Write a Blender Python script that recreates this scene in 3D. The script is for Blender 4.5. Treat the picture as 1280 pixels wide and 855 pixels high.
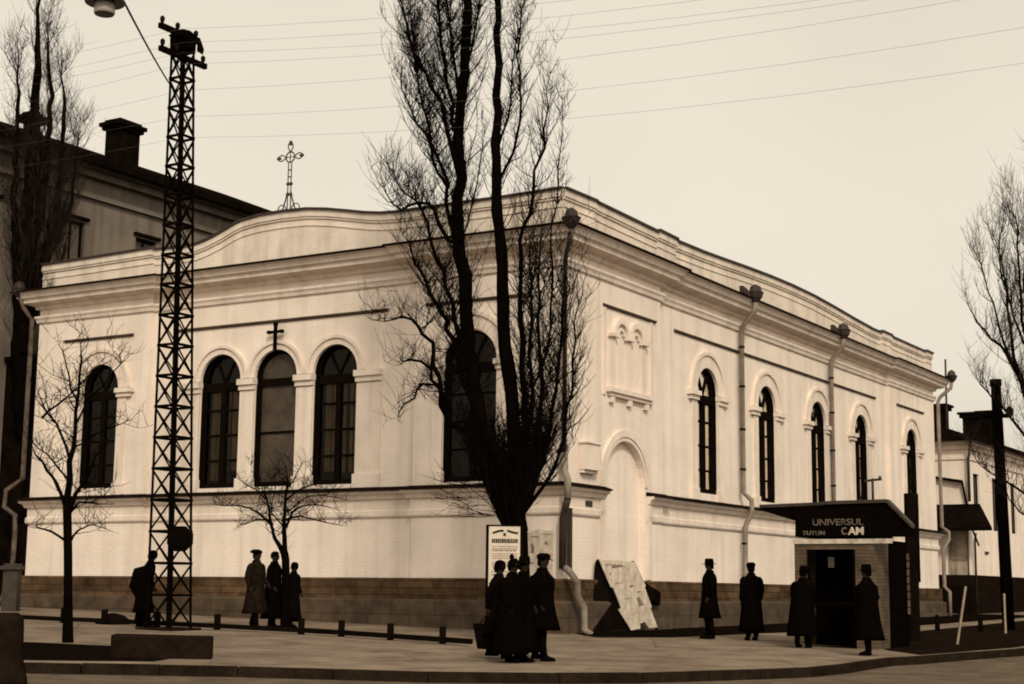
import bpy, bmesh, math, random
from math import sin, cos, pi, radians
from mathutils import Vector, Matrix

for o in list(bpy.data.objects): bpy.data.objects.remove(o)
scn = bpy.context.scene
col = scn.collection
rnd = random.Random(7)

# ------------------------------------------------------------------ camera
CAMZ = 1.2
FPX = 1970.67; PITCH = 0.157346; ROLL = 0.0109868
cp, sp, cr, sr = cos(PITCH), sin(PITCH), cos(ROLL), sin(ROLL)
RIGHT = Vector((cr, -sr*sp, sr*cp)); UP = Vector((-sr, -cr*sp, cr*cp)); FWD = Vector((0, cp, sp))
cam = bpy.data.cameras.new('camera'); camo = bpy.data.objects.new('camera', cam); col.objects.link(camo)
cam.sensor_width = 36; cam.lens = FPX/1280*36; cam.clip_end = 3000; cam.clip_start = 0.2
camo.matrix_world = Matrix(((RIGHT.x, UP.x, -FWD.x, 0), (RIGHT.y, UP.y, -FWD.y, 0), (RIGHT.z, UP.z, -FWD.z, CAMZ), (0, 0, 0, 1)))
scn.camera = camo

# ------------------------------------------------------------------ light
SUN_EL, SUN_AZ = radians(36), radians(168)      # azimuth clockwise from +Y: behind the camera, a little to the right
w = bpy.data.worlds.new('World'); scn.world = w; w.use_nodes = True
nt = w.node_tree; nt.nodes.clear()
out = nt.nodes.new('ShaderNodeOutputWorld'); bg = nt.nodes.new('ShaderNodeBackground')
sky = nt.nodes.new('ShaderNodeTexSky'); sky.sky_type = 'NISHITA'; sky.sun_disc = False
sky.sun_elevation = SUN_EL; sky.sun_rotation = SUN_AZ; sky.dust_density = 6.0; sky.air_density = 1.6; sky.ozone_density = 0.5
bw = nt.nodes.new('ShaderNodeRGBToBW')           # sepia print of an overcast sky: luminance only, levelled, warm toned
pw = nt.nodes.new('ShaderNodeMath'); pw.operation = 'POWER'; pw.inputs[1].default_value = 0.35
ml = nt.nodes.new('ShaderNodeMath'); ml.operation = 'MULTIPLY'; ml.inputs[1].default_value = 4.2
tint = nt.nodes.new('ShaderNodeMix'); tint.data_type = 'RGBA'; tint.blend_type = 'MULTIPLY'; tint.inputs[0].default_value = 1
tint.inputs[7].default_value = (1.0, 0.905, 0.75, 1)
nt.links.new(sky.outputs[0], bw.inputs[0]); nt.links.new(bw.outputs[0], pw.inputs[0]); nt.links.new(pw.outputs[0], ml.inputs[0])
wc = nt.nodes.new('ShaderNodeTexCoord'); wn = nt.nodes.new('ShaderNodeTexNoise'); wn.inputs['Scale'].default_value = 3.2; wn.inputs['Detail'].default_value = 4
wr_ = nt.nodes.new('ShaderNodeMapRange'); wr_.inputs[1].default_value = .3; wr_.inputs[2].default_value = .7; wr_.inputs[3].default_value = .955; wr_.inputs[4].default_value = 1.045
wm = nt.nodes.new('ShaderNodeMath'); wm.operation = 'MULTIPLY'
nt.links.new(wc.outputs['Generated'], wn.inputs['Vector']); nt.links.new(wn.outputs[0], wr_.inputs[0]); nt.links.new(ml.outputs[0], wm.inputs[0]); nt.links.new(wr_.outputs[0], wm.inputs[1])
nt.links.new(wm.outputs[0], tint.inputs[6]); nt.links.new(tint.outputs[2], bg.inputs[0]); nt.links.new(bg.outputs[0], out.inputs[0])
bg.inputs[1].default_value = 0.133
sl = bpy.data.lights.new('sun', 'SUN'); sl.energy = 2.1; sl.angle = radians(9); sl.color = (1.0, 0.90, 0.74)
so = bpy.data.objects.new('sun', sl); col.objects.link(so)
sd = Vector((sin(SUN_AZ)*cos(SUN_EL), cos(SUN_AZ)*cos(SUN_EL), sin(SUN_EL)))
so.rotation_euler = sd.to_track_quat('Z', 'Y').to_euler(); so.location = (0, -20, 40)
vs = scn.view_settings
scn.display_settings.display_device = 'sRGB'
vs.view_transform = 'Standard'; vs.look = 'None'; vs.gamma = 1; vs.use_curve_mapping = False; vs.exposure = 0.02
scn.cycles.filter_width = 1.9

# ------------------------------------------------------------------ helpers
K0, K1, K2 = -1.53407653+CAMZ, -0.01371987, 0.01579316
def gz(x, y):                                     # the street slopes gently down to the right
    return K0 + K1*max(-60, min(60, x)) + K2*max(-10, min(110, y))
def at(px, py, Y):                                # point at depth Y (metres) seen at photo position px, py
    d = RIGHT*((px-640)/FPX) - UP*((py-427.5)/FPX) + FWD
    return Vector((0, 0, CAMZ)) + d*(Y/d.y)
C0 = Vector((1.19187, 38.0)); PHI = 0.546854
eL = Vector((-cos(PHI), sin(PHI))); eR = Vector((sin(PHI), cos(PHI)))
ROT = pi/2 - PHI                                  # the hall: local x along the right facade, local y along the left one

def tag(o, label=None, cat=None, group=None, kind=None):
    if label: o['label'] = label
    if cat: o['category'] = cat
    if group: o['group'] = group
    if kind: o['kind'] = kind
    return o
def empty(name, loc, rz=0, label=None, cat=None, group=None):
    o = bpy.data.objects.new(name, None); col.objects.link(o); o.location = loc; o.rotation_euler = (0, 0, rz); o.empty_display_size = .3
    return tag(o, label, cat, group)
def copy_tree(o, parent=None):
    c = o.copy(); col.objects.link(c)
    if parent: c.parent = parent
    for ch in list(o.children): copy_tree(ch, c)
    return c

class MB:
    def __init__(s): s.v = []; s.f = []; s.sm = []
    def quad(s, *p, sm=False):
        n = len(s.v); s.v += [tuple(q) for q in p]; s.f.append(tuple(range(n, n+len(p)))); s.sm.append(sm)
    def box(s, x0, x1, y0, y1, z0, z1):
        n = len(s.v)
        s.v += [(x, y, z) for z in (z0, z1) for (x, y) in ((x0, y0), (x1, y0), (x1, y1), (x0, y1))]
        for f in ((3, 2, 1, 0), (4, 5, 6, 7), (0, 1, 5, 4), (1, 2, 6, 5), (2, 3, 7, 6), (3, 0, 4, 7)):
            s.f.append(tuple(n+i for i in f)); s.sm.append(False)
    def bar(s, a, b, wx, wz=None):                # square bar between two points
        a = Vector(a); b = Vector(b); wz = wz or wx
        d = (b-a).normalized(); u = Vector((0, 0, 1)) if abs(d.z) < .95 else Vector((1, 0, 0))
        x = d.cross(u).normalized()*wx/2; z = x.cross(d).normalized()*wz/2
        n = len(s.v)
        for p in (a, b): s.v += [tuple(p-x-z), tuple(p+x-z), tuple(p+x+z), tuple(p-x+z)]
        for f in ((0, 1, 2, 3), (7, 6, 5, 4), (0, 4, 5, 1), (1, 5, 6, 2), (2, 6, 7, 3), (3, 7, 4, 0)):
            s.f.append(tuple(n+i for i in f)); s.sm.append(False)
    def tube(s, pts, rad, k=6, cap=True, sm=True):
        pts = [Vector(p) for p in pts]; m = len(pts)
        if not hasattr(rad, '__len__'): rad = [rad]*m
        n = len(s.v); ref = None
        for i, p in enumerate(pts):
            d = (pts[min(i+1, m-1)]-pts[max(i-1, 0)])
            d = d.normalized() if d.length > 1e-9 else Vector((0, 0, 1))
            if ref is None: ref = d.orthogonal().normalized()
            x = (ref - d*ref.dot(d)); x = x.normalized() if x.length > 1e-6 else d.orthogonal().normalized()
            ref = x; y = d.cross(x)
            for j in range(k):
                a = 2*pi*j/k; s.v.append(tuple(p + (x*cos(a)+y*sin(a))*rad[i]))
        for i in range(m-1):
            for j in range(k):
                s.f.append((n+i*k+j, n+i*k+(j+1) % k, n+(i+1)*k+(j+1) % k, n+(i+1)*k+j)); s.sm.append(sm)
        if cap:
            s.f.append(tuple(n+j for j in range(k))[::-1]); s.sm.append(False)
            s.f.append(tuple(n+(m-1)*k+j for j in range(k))); s.sm.append(False)
    def loft(s, rings, k=20, fold=None, sm=True):  # rings (z, cx, cy, rx, ry)
        n = len(s.v); m = len(rings)
        for i, (z, cx, cy, rx, ry) in enumerate(rings):
            for j in range(k):
                a = 2*pi*j/k; g = 1 + (fold(i, a) if fold else 0)
                s.v.append((cx+rx*g*cos(a), cy+ry*g*sin(a), z))
        for i in range(m-1):
            for j in range(k):
                s.f.append((n+i*k+j, n+i*k+(j+1) % k, n+(i+1)*k+(j+1) % k, n+(i+1)*k+j)); s.sm.append(sm)
        s.f.append(tuple(n+j for j in range(k))[::-1]); s.sm.append(False)
        s.f.append(tuple(n+(m-1)*k+j for j in range(k))); s.sm.append(False)
    def prism(s, poly, p0, ax, ay, az, depth):    # polygon (u,v) in plane p0+u*ax+v*ay, extruded by depth*az
        n = len(s.v); m = len(poly); p0 = Vector(p0); ax = Vector(ax); ay = Vector(ay); az = Vector(az)
        for dd in (0, depth):
            for (u, v) in poly: s.v.append(tuple(p0+ax*u+ay*v+az*dd))
        s.f.append(tuple(n+i for i in range(m))[::-1]); s.sm.append(False)
        s.f.append(tuple(n+m+i for i in range(m))); s.sm.append(False)
        for i in range(m):
            s.f.append((n+i, n+(i+1) % m, n+m+(i+1) % m, n+m+i)); s.sm.append(False)
    def build(s, name, mat, parent=None, dz=0, bevel=0, fix=True):
        me = bpy.data.meshes.new(name)
        me.from_pydata([(x, y, z+dz) for x, y, z in s.v] if dz else s.v, [], s.f)
        me.polygons.foreach_set('use_smooth', s.sm)
        if fix:
            bm = bmesh.new(); bm.from_mesh(me); bmesh.ops.recalc_face_normals(bm, faces=bm.faces); bm.to_mesh(me); bm.free()
        me.materials.append(mat)
        o = bpy.data.objects.new(name, me); col.objects.link(o)
        if parent: o.parent = parent
        if bevel:
            b = o.modifiers.new('edge', 'BEVEL'); b.width = bevel; b.segments = 2; b.limit_method = 'ANGLE'
        return o

# ------------------------------------------------------------------ materials
def material(name, c, rough=.8, var=.15, scale=3.0, bump=.0, bscale=30., c2=None, metal=0, streak=0, grain=0, spec=.3, stretch=(1, 1, 1)):
    m = bpy.data.materials.new(name); m.use_nodes = True; n = m.node_tree; b = n.nodes['Principled BSDF']
    b.inputs['Roughness'].default_value = rough; b.inputs['Metallic'].default_value = metal
    b.inputs['Specular IOR Level'].default_value = spec
    tc = n.nodes.new('ShaderNodeTexCoord'); mp = n.nodes.new('ShaderNodeMapping'); mp.inputs['Scale'].default_value = stretch
    n.links.new(tc.outputs['Object'], mp.inputs[0])
    no = n.nodes.new('ShaderNodeTexNoise'); no.inputs['Scale'].default_value = scale; no.inputs['Detail'].default_value = 7; no.inputs['Roughness'].default_value = .62
    n.links.new(mp.outputs[0], no.inputs['Vector'])
    cr_ = n.nodes.new('ShaderNodeValToRGB')
    d = c2 if c2 else tuple(x*(1-2*var) for x in c)
    cr_.color_ramp.elements[0].position = .3; cr_.color_ramp.elements[1].position = .68
    cr_.color_ramp.elements[0].color = (*d, 1); cr_.color_ramp.elements[1].color = (*c, 1)
    n.links.new(no.outputs[0], cr_.inputs[0]); last = cr_.outputs[0]
    if streak:
        mp2 = n.nodes.new('ShaderNodeMapping'); mp2.inputs['Scale'].default_value = (2.2, 2.2, .12); n.links.new(tc.outputs['Object'], mp2.inputs[0])
        n2 = n.nodes.new('ShaderNodeTexNoise'); n2.inputs['Scale'].default_value = 1.4; n2.inputs['Detail'].default_value = 6; n.links.new(mp2.outputs[0], n2.inputs['Vector'])
        r2 = n.nodes.new('ShaderNodeValToRGB'); r2.color_ramp.elements[0].position = .32; r2.color_ramp.elements[1].position = .55
        r2.color_ramp.elements[0].color = (1-streak, 1-streak*1.1, 1-streak*1.2, 1); r2.color_ramp.elements[1].color = (1, 1, 1, 1)
        n.links.new(n2.outputs[0], r2.inputs[0])
        mx = n.nodes.new('ShaderNodeMix'); mx.data_type = 'RGBA'; mx.blend_type = 'MULTIPLY'; mx.inputs[0].default_value = 1
        n.links.new(last, mx.inputs[6]); n.links.new(r2.outputs[0], mx.inputs[7]); last = mx.outputs[2]
    if grain:
        n3 = n.nodes.new('ShaderNodeTexNoise'); n3.inputs['Scale'].default_value = 42; n3.inputs['Detail'].default_value = 3; n.links.new(tc.outputs['Object'], n3.inputs['Vector'])
        r3 = n.nodes.new('ShaderNodeMapRange'); r3.inputs[1].default_value = .3; r3.inputs[2].default_value = .7; r3.inputs[3].default_value = 1-grain; r3.inputs[4].default_value = 1+grain
        n.links.new(n3.outputs[0], r3.inputs[0])
        mx = n.nodes.new('ShaderNodeMix'); mx.data_type = 'RGBA'; mx.blend_type = 'MULTIPLY'; mx.inputs[0].default_value = 1
        n.links.new(last, mx.inputs[6]); n.links.new(r3.outputs[0], mx.inputs[7]); last = mx.outputs[2]
    n.links.new(last, b.inputs['Base Color'])
    if bump:
        bn = n.nodes.new('ShaderNodeTexNoise'); bn.inputs['Scale'].default_value = bscale; bn.inputs['Detail'].default_value = 5; n.links.new(tc.outputs['Object'], bn.inputs['Vector'])
        bu = n.nodes.new('ShaderNodeBump'); bu.inputs['Strength'].default_value = bump; bu.inputs['Distance'].default_value = .03
        n.links.new(bn.outputs[0], bu.inputs['Height']); n.links.new(bu.outputs[0], b.inputs['Normal'])
    return m
def brick_material(name, c1, c2, mortar, sx, sy, bump=.4, vec='Object', msize=.02):
    m = material(name, c1); n = m.node_tree; b = n.nodes['Principled BSDF']
    tc = [x for x in n.nodes if x.type == 'TEX_COORD'][0]
    sepx = n.nodes.new('ShaderNodeSeparateXYZ'); n.links.new(tc.outputs['Object'], sepx.inputs[0])
    ad = n.nodes.new('ShaderNodeMath'); n.links.new(sepx.outputs[0], ad.inputs[0]); n.links.new(sepx.outputs[1], ad.inputs[1])
    cb = n.nodes.new('ShaderNodeCombineXYZ'); n.links.new(ad.outputs[0], cb.inputs[0])
    n.links.new(sepx.outputs[1 if vec == 'flat' else 2], cb.inputs[1])
    if vec == 'flat': n.links.new(sepx.outputs[0], cb.inputs[0])
    br = n.nodes.new('ShaderNodeTexBrick'); br.inputs['Scale'].default_value = 1; br.inputs['Brick Width'].default_value = sx; br.inputs['Row Height'].default_value = sy
    br.inputs['Color1'].default_value = (*c1, 1); br.inputs['Color2'].default_value = (*c2, 1); br.inputs['Mortar'].default_value = (*mortar, 1); br.inputs['Mortar Size'].default_value = msize
    n.links.new(cb.outputs[0], br.inputs['Vector'])
    no = n.nodes.new('ShaderNodeTexNoise'); no.inputs['Scale'].default_value = 2.5; no.inputs['Detail'].default_value = 8; n.links.new(tc.outputs['Object'], no.inputs['Vector'])
    r3 = n.nodes.new('ShaderNodeMapRange'); r3.inputs[1].default_value = .3; r3.inputs[2].default_value = .7; r3.inputs[3].default_value = .55; r3.inputs[4].default_value = 1.35
    n.links.new(no.outputs[0], r3.inputs[0])
    mx = n.nodes.new('ShaderNodeMix'); mx.data_type = 'RGBA'; mx.blend_type = 'MULTIPLY'; mx.inputs[0].default_value = 1
    n.links.new(br.outputs[0], mx.inputs[6]); n.links.new(r3.outputs[0], mx.inputs[7]); n.links.new(mx.outputs[2], b.inputs['Base Color'])
    bu = n.nodes.new('ShaderNodeBump'); bu.inputs['Strength'].default_value = bump; bu.inputs['Distance'].default_value = .02
    n.links.new(no.outputs[0], bu.inputs['Height']); n.links.new(bu.outputs[0], b.inputs['Normal'])
    return m

M = {}
M['plaster'] = material('white plaster', (.86, .745, .645), .9, .075, .9, .3, 9, streak=.12, grain=.06)
M['trim'] = material('plaster mouldings', (.82, .705, .605), .9, .08, 1.5, .2, 14, streak=.16, grain=.05)
M['parapet'] = material('weathered parapet plaster', (.80, .69, .585), .9, .12, 1.2, .3, 10, streak=.20, grain=.06)
M['plinth'] = brick_material('brown stone plinth', (.115, .068, .037), (.056, .036, .021), (.043, .027, .016), 1.3, .18, msize=.012)
M['ledge'] = material('plinth ledge stone', (.075, .048, .028), .9, .2, 2.0, .5, 12, streak=.3, grain=.15)
M['plinthbase'] = brick_material('stone plinth base', (.082, .054, .032), (.060, .039, .023), (.034, .022, .014), 1.5, .42, .7, msize=.012)
M['sheet'] = material('dark sheet metal', (.016, .0105, .007), .6, .3, 3, .1, 20)
M['zinc'] = material('zinc pipe', (.30, .245, .19), .55, .25, 3, .1, 20, streak=.3)
M['oldzinc'] = material('weathered zinc pipe', (.13, .098, .07), .6, .4, 4, .1, 20, c2=(.03, .021, .015), streak=.3)
M['darkzinc'] = material('rusty dark zinc', (.05, .035, .024), .6, .3, 4, .1, 20)
M['frame'] = material('dark window paint', (.008, .0052, .0035), .5, .2, 6)
M['curtain'] = material('lace curtain', (.22, .167, .115), .95, .35, 6, stretch=(3, 3, .3))
M['blind'] = material('linen blind', (.46, .36, .26), .95, .3, 5, stretch=(3, 3, .3))
M['interior'] = material('dark interior', (.03, .022, .016), .95)
M['stainpane'] = material('obscured pane', (.08, .06, .041), .45, .3, 2.2, .3, 18, c2=(.028, .019, .012), grain=.25)
M['iron'] = material('black iron', (.0045, .003, .002), .6, .2, 5, .1, 30)
M['greyiron'] = material('grey forged iron', (.07, .052, .038), .6, .2, 5)
M['bark'] = material('dark bark', (.0048, .0032, .0022), .95, .3, 6, .7, 25, stretch=(1, 1, .25))
M['twig'] = material('bare twigs', (.007, .0047, .0032), .95, .2, 6)
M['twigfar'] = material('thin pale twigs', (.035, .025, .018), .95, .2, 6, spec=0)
M['greywall'] = material('grey rendered wall', (.225, .185, .15), .92, .18, .7, .3, 9, streak=.25, grain=.06)
M['roofdark'] = material('dark roofing', (.008, .0053, .0036), .8, .3, 2, .2, 12)
M['brickdark'] = brick_material('dark brick', (.010, .0067, .0046), (.007, .0047, .0032), (.005, .0033, .0022), .25, .075)
M['pave'] = material('worn pavement', (.235, .182, .138), .92, .12, .55, .35, 14, grain=.10, c2=(.17, .13, .096))
M['road'] = material('dusty setts road', (.15, .115, .083), .95, .3, 1.6, .8, 16, c2=(.075, .056, .04), grain=.3)
M['kerb'] = material('kerb stone', (.027, .018, .012), .9, .3, 3, .5, 15, grain=.2)
M['soil'] = material('dark soil', (.009, .006, .004), 1, .3, 5, .8, 16, grain=.3)
M['soil2'] = material('bare earth verge', (.014, .009, .006), 1, .3, 2, .8, 14, grain=.3, c2=(.007, .0046, .003))
M['block'] = material('dark masonry block', (.018, .0115, .0075), .95, .3, 4, .6, 14, grain=.2)
M['wood'] = material('dark weathered wood', (.0085, .0056, .0038), .85, .3, 4, .3, 22, stretch=(1, 1, .2))
M['palewood'] = material('pale wood', (.34, .26, .18), .85, .2, 5)
M['paper'] = material('aged paper', (.66, .565, .46), .95, .12, 3, .15, 12)
M['bills'] = material('torn layered bills', (.66, .565, .46), .95, .2, 5.5, .3, 14, c2=(.34, .275, .21), grain=.2, stretch=(1, 1, .6))
M['ink'] = material('printing ink', (.015, .01, .007), .9)
M['fadedink'] = material('faded ink', (.27, .21, .16), .9, .3, 20)
M['kioskpanel'] = brick_material('kiosk boarding', (.105, .07, .041), (.08, .053, .031), (.045, .03, .018), 2.0, .075, msize=.008)
M['kioskdark'] = material('kiosk dark paint', (.0045, .003, .002), .7, .25, 4)
M['letter'] = material('pale sign lettering', (.62, .53, .42), .8, .3, 8)
M['dimletter'] = material('worn sign lettering', (.17, .135, .10), .8, .4, 9)
M['coat'] = material('black wool', (.0032, .0022, .0016), .98, .2, 12, .2, 60, spec=.08)
M['coat2'] = material('charcoal wool', (.0048, .0033, .0024), .98, .2, 12, .2, 60, spec=.08)
M['lightcoat'] = material('tweed coat', (.018, .012, .008), .98, .3, 9, .2, 60, c2=(.005, .0035, .0024), spec=.1)
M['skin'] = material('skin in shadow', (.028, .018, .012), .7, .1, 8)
M['hair'] = material('dark hair', (.004, .003, .002), .8)
M['shoe'] = material('black leather', (.004, .003, .002), .5)
M['enamel'] = material('enamel lamp shade', (.020, .012, .010), .35, .1, 5)
M['milk'] = material('milky lamp collar', (.36, .31, .26), .4, .1, 5)
M['wire'] = material('overhead wire', (.11, .085, .065), .7)
M['door'] = material('stained pale door', (.50, .41, .32), .9, .3, 1.8, .3, 12, c2=(.26, .21, .16), streak=.4)

def glass():
    m = bpy.data.materials.new('old window glass'); m.use_nodes = True; n = m.node_tree; n.nodes.clear()
    o = n.nodes.new('ShaderNodeOutputMaterial'); mx = n.nodes.new('ShaderNodeMixShader'); tr = n.nodes.new('ShaderNodeBsdfTransparent'); gl = n.nodes.new('ShaderNodeBsdfGlossy')
    tr.inputs[0].default_value = (.78, .70, .60, 1); gl.inputs['Roughness'].default_value = .08; gl.inputs[0].default_value = (.8, .72, .6, 1)
    bn = n.nodes.new('ShaderNodeTexNoise'); bn.inputs['Scale'].default_value = 2.2; bu = n.nodes.new('ShaderNodeBump'); bu.inputs['Strength'].default_value = .25; bu.inputs['Distance'].default_value = .08; n.links.new(bn.outputs[0], bu.inputs['Height']); n.links.new(bu.outputs[0], gl.inputs['Normal'])
    fr = n.nodes.new('ShaderNodeFresnel'); fr.inputs[0].default_value = 1.3
    n.links.new(fr.outputs[0], mx.inputs[0]); n.links.new(tr.outputs[0], mx.inputs[1]); n.links.new(gl.outputs[0], mx.inputs[2]); n.links.new(mx.outputs[0], o.inputs[0])
    return m
M['glass'] = glass()
n = M['plaster'].node_tree; tc = [x for x in n.nodes if x.type == 'TEX_COORD'][0]; b_ = n.nodes['Principled BSDF']
sx_ = n.nodes.new('ShaderNodeSeparateXYZ'); n.links.new(tc.outputs['Object'], sx_.inputs[0]); ad_ = n.nodes.new('ShaderNodeMath'); n.links.new(sx_.outputs[0], ad_.inputs[0]); n.links.new(sx_.outputs[1], ad_.inputs[1])
cb_ = n.nodes.new('ShaderNodeCombineXYZ'); n.links.new(ad_.outputs[0], cb_.inputs[0]); n.links.new(sx_.outputs[2], cb_.inputs[1])
bk_ = n.nodes.new('ShaderNodeTexBrick'); bk_.inputs['Scale'].default_value = 1; bk_.inputs['Brick Width'].default_value = .27; bk_.inputs['Row Height'].default_value = .085; bk_.inputs['Mortar Size'].default_value = .012; bk_.inputs['Mortar Smooth'].default_value = .6
n.links.new(cb_.outputs[0], bk_.inputs['Vector']); iv_ = n.nodes.new('ShaderNodeMath'); iv_.operation = 'SUBTRACT'; iv_.inputs[0].default_value = 1; n.links.new(bk_.outputs['Fac'], iv_.inputs[1])
bu_ = n.nodes.new('ShaderNodeBump'); bu_.inputs['Strength'].default_value = .22; bu_.inputs['Distance'].default_value = .012; n.links.new(iv_.outputs[0], bu_.inputs['Height'])
old = [l for l in n.links if l.to_socket == b_.inputs['Normal']][0].from_node; n.links.new(old.outputs[0], bu_.inputs['Normal']); n.links.new(bu_.outputs[0], b_.inputs['Normal'])
# worn patches and hairline joints in the pavement
n = M['pave'].node_tree; b_ = n.nodes['Principled BSDF']; tc = [x for x in n.nodes if x.type == 'TEX_COORD'][0]; src = [l for l in n.links if l.to_socket == b_.inputs['Base Color']][0].from_socket
n1_ = n.nodes.new('ShaderNodeTexNoise'); n1_.inputs['Scale'].default_value = .9; n1_.inputs['Detail'].default_value = 9; n1_.inputs['Roughness'].default_value = .7; n.links.new(tc.outputs['Object'], n1_.inputs['Vector'])
mr_ = n.nodes.new('ShaderNodeMapRange'); mr_.inputs[1].default_value = .33; mr_.inputs[2].default_value = .60; mr_.inputs[3].default_value = .60; mr_.inputs[4].default_value = 1.12; n.links.new(n1_.outputs[0], mr_.inputs[0])
vo_ = n.nodes.new('ShaderNodeTexVoronoi'); vo_.feature = 'DISTANCE_TO_EDGE'; vo_.inputs['Scale'].default_value = .33; n.links.new(n1_.outputs[1], vo_.inputs['Vector']) if False else n.links.new(tc.outputs['Object'], vo_.inputs['Vector'])
m2_ = n.nodes.new('ShaderNodeMapRange'); m2_.inputs[1].default_value = .0; m2_.inputs[2].default_value = .012; m2_.inputs[3].default_value = .72; m2_.inputs[4].default_value = 1; n.links.new(vo_.outputs[0], m2_.inputs[0])
mu_ = n.nodes.new('ShaderNodeMath'); mu_.operation = 'MULTIPLY'; n.links.new(mr_.outputs[0], mu_.inputs[0]); n.links.new(m2_.outputs[0], mu_.inputs[1])
mx_ = n.nodes.new('ShaderNodeMix'); mx_.data_type = 'RGBA'; mx_.blend_type = 'MULTIPLY'; mx_.inputs[0].default_value = 1; n.links.new(src, mx_.inputs[6]); n.links.new(mu_.outputs[0], mx_.inputs[7]); n.links.new(mx_.outputs[2], b_.inputs['Base Color'])
for k_ in ('iron', 'bark', 'twig', 'coat', 'coat2', 'hair', 'kioskdark', 'roofdark', 'brickdark', 'wood', 'soil', 'soil2', 'kerb', 'block', 'frame', 'sheet', 'road', 'pave', 'plinth', 'greywall', 'lightcoat', 'shoe', 'skin'):
    M[k_].node_tree.nodes['Principled BSDF'].inputs['Specular IOR Level'].default_value = 0.0

# ------------------------------------------------------------------ ground, road, pavement
mb = MB()
xs = [-400, -200, -100, -60, -30, 0, 30, 60, 100, 200, 400]; ys = [-60, -10, 20, 50, 80, 110, 200, 400, 900]
for i in range(len(xs)-1):
    for j in range(len(ys)-1):
        mb.quad(*[(x, y, gz(x, y)-.14) for x, y in ((xs[i], ys[j]), (xs[i+1], ys[j]), (xs[i+1], ys[j+1]), (xs[i], ys[j+1]))])
tag(mb.build('road', M['road']), kind='structure')
kerb = [(-60, 21.3), (-30, 22.0), (-14, 22.5), (-7.2, 22.85), (-3.9, 23.2), (-1.15, 23.05), (.75, 23.45), (2.0, 24.0), (3.1, 24.85), (4.1, 25.6), (5.0, 26.4), (5.9, 27.75), (6.6, 29.1), (7.2, 30.2), (8.0, 31.1), (9.6, 33.2), (11.4, 35.5), (18.7, 47.5), (30.4, 66.7), (56, 108)]
def sheet(name, poly, mat, dz, kind='structure'):
    bm = bmesh.new(); vs_ = [bm.verts.new((x, y, gz(x, y)+dz)) for x, y in poly]; f = bm.faces.new(vs_)
    if f.normal.z < 0: f.normal_flip()
    bmesh.ops.triangulate(bm, faces=[f])
    me = bpy.data.meshes.new(name); bm.to_mesh(me); bm.free(); me.materials.append(mat)
    o = bpy.data.objects.new(name, me); col.objects.link(o); return tag(o, kind=kind)
sheet('pavement', kerb+[(40, 110), (-60, 110)], M['pave'], 0)
mb = MB()                                          # kerb: a row of stones with a real step
for i in range(len(kerb)-1):
    a, b = Vector(kerb[i]), Vector(kerb[i+1]); L = (b-a).length; d = (b-a)/L; nrm = Vector((-d.y, d.x))
    n = max(1, int(L/1.0))
    if L > 12: n = int(L/3)
    for q in range(n):
        p0 = a+d*(L*q/n+.008); p1 = a+d*(L*(q+1)/n-.008); h = .006+rnd.uniform(0, .008)
        p0b = p0+nrm*.17; p1b = p1+nrm*.17
        T = [Vector((p.x, p.y, gz(p.x, p.y)+h)) for p in (p0, p1, p1b, p0b)]; B = [Vector((p.x, p.y, p.z-.22)) for p in T]
        mb.quad(*T); 
        for e in range(4): mb.quad(T[e], T[(e+1) % 4], B[(e+1) % 4], B[e])
tag(mb.build('kerb', M['kerb']), kind='structure')
sheet('soil_bed', [(-30, 29.5), (-15, 28.9), (-8.4, 28.4), (-6.9, 27.9), (-5.0, 26.2), (-5.3, 24.0), (-6.9, 23.6), (-14, 23.3), (-30, 22.9)], M['soil'], .004)
bw_ = [C0+eR*s_-eL*.1 for s_ in (.8, 32)]
sheet('planting_bed', [(1.75, 36.9), (2.0, 36.2), (3.78, 37.15), (7.64, 42.6), (12.5, 49.9), (21, 64.9), (24, 70), tuple(C0+eR*36-eL*-.3), tuple(C0+eR*.9-eL*-.3)], M['soil'], .005)
sheet('earth_verge', [(8.15, 31.8), (8.6, 32.4), (11.3, 36.1), (18.4, 47.8), (30, 66.9), (41, 85), (36, 88), (19.3, 60), (11.3, 44.9), (9.2, 40.6), (8.0, 36.5), (7.9, 33.4)], M['soil2'], .006)

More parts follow.
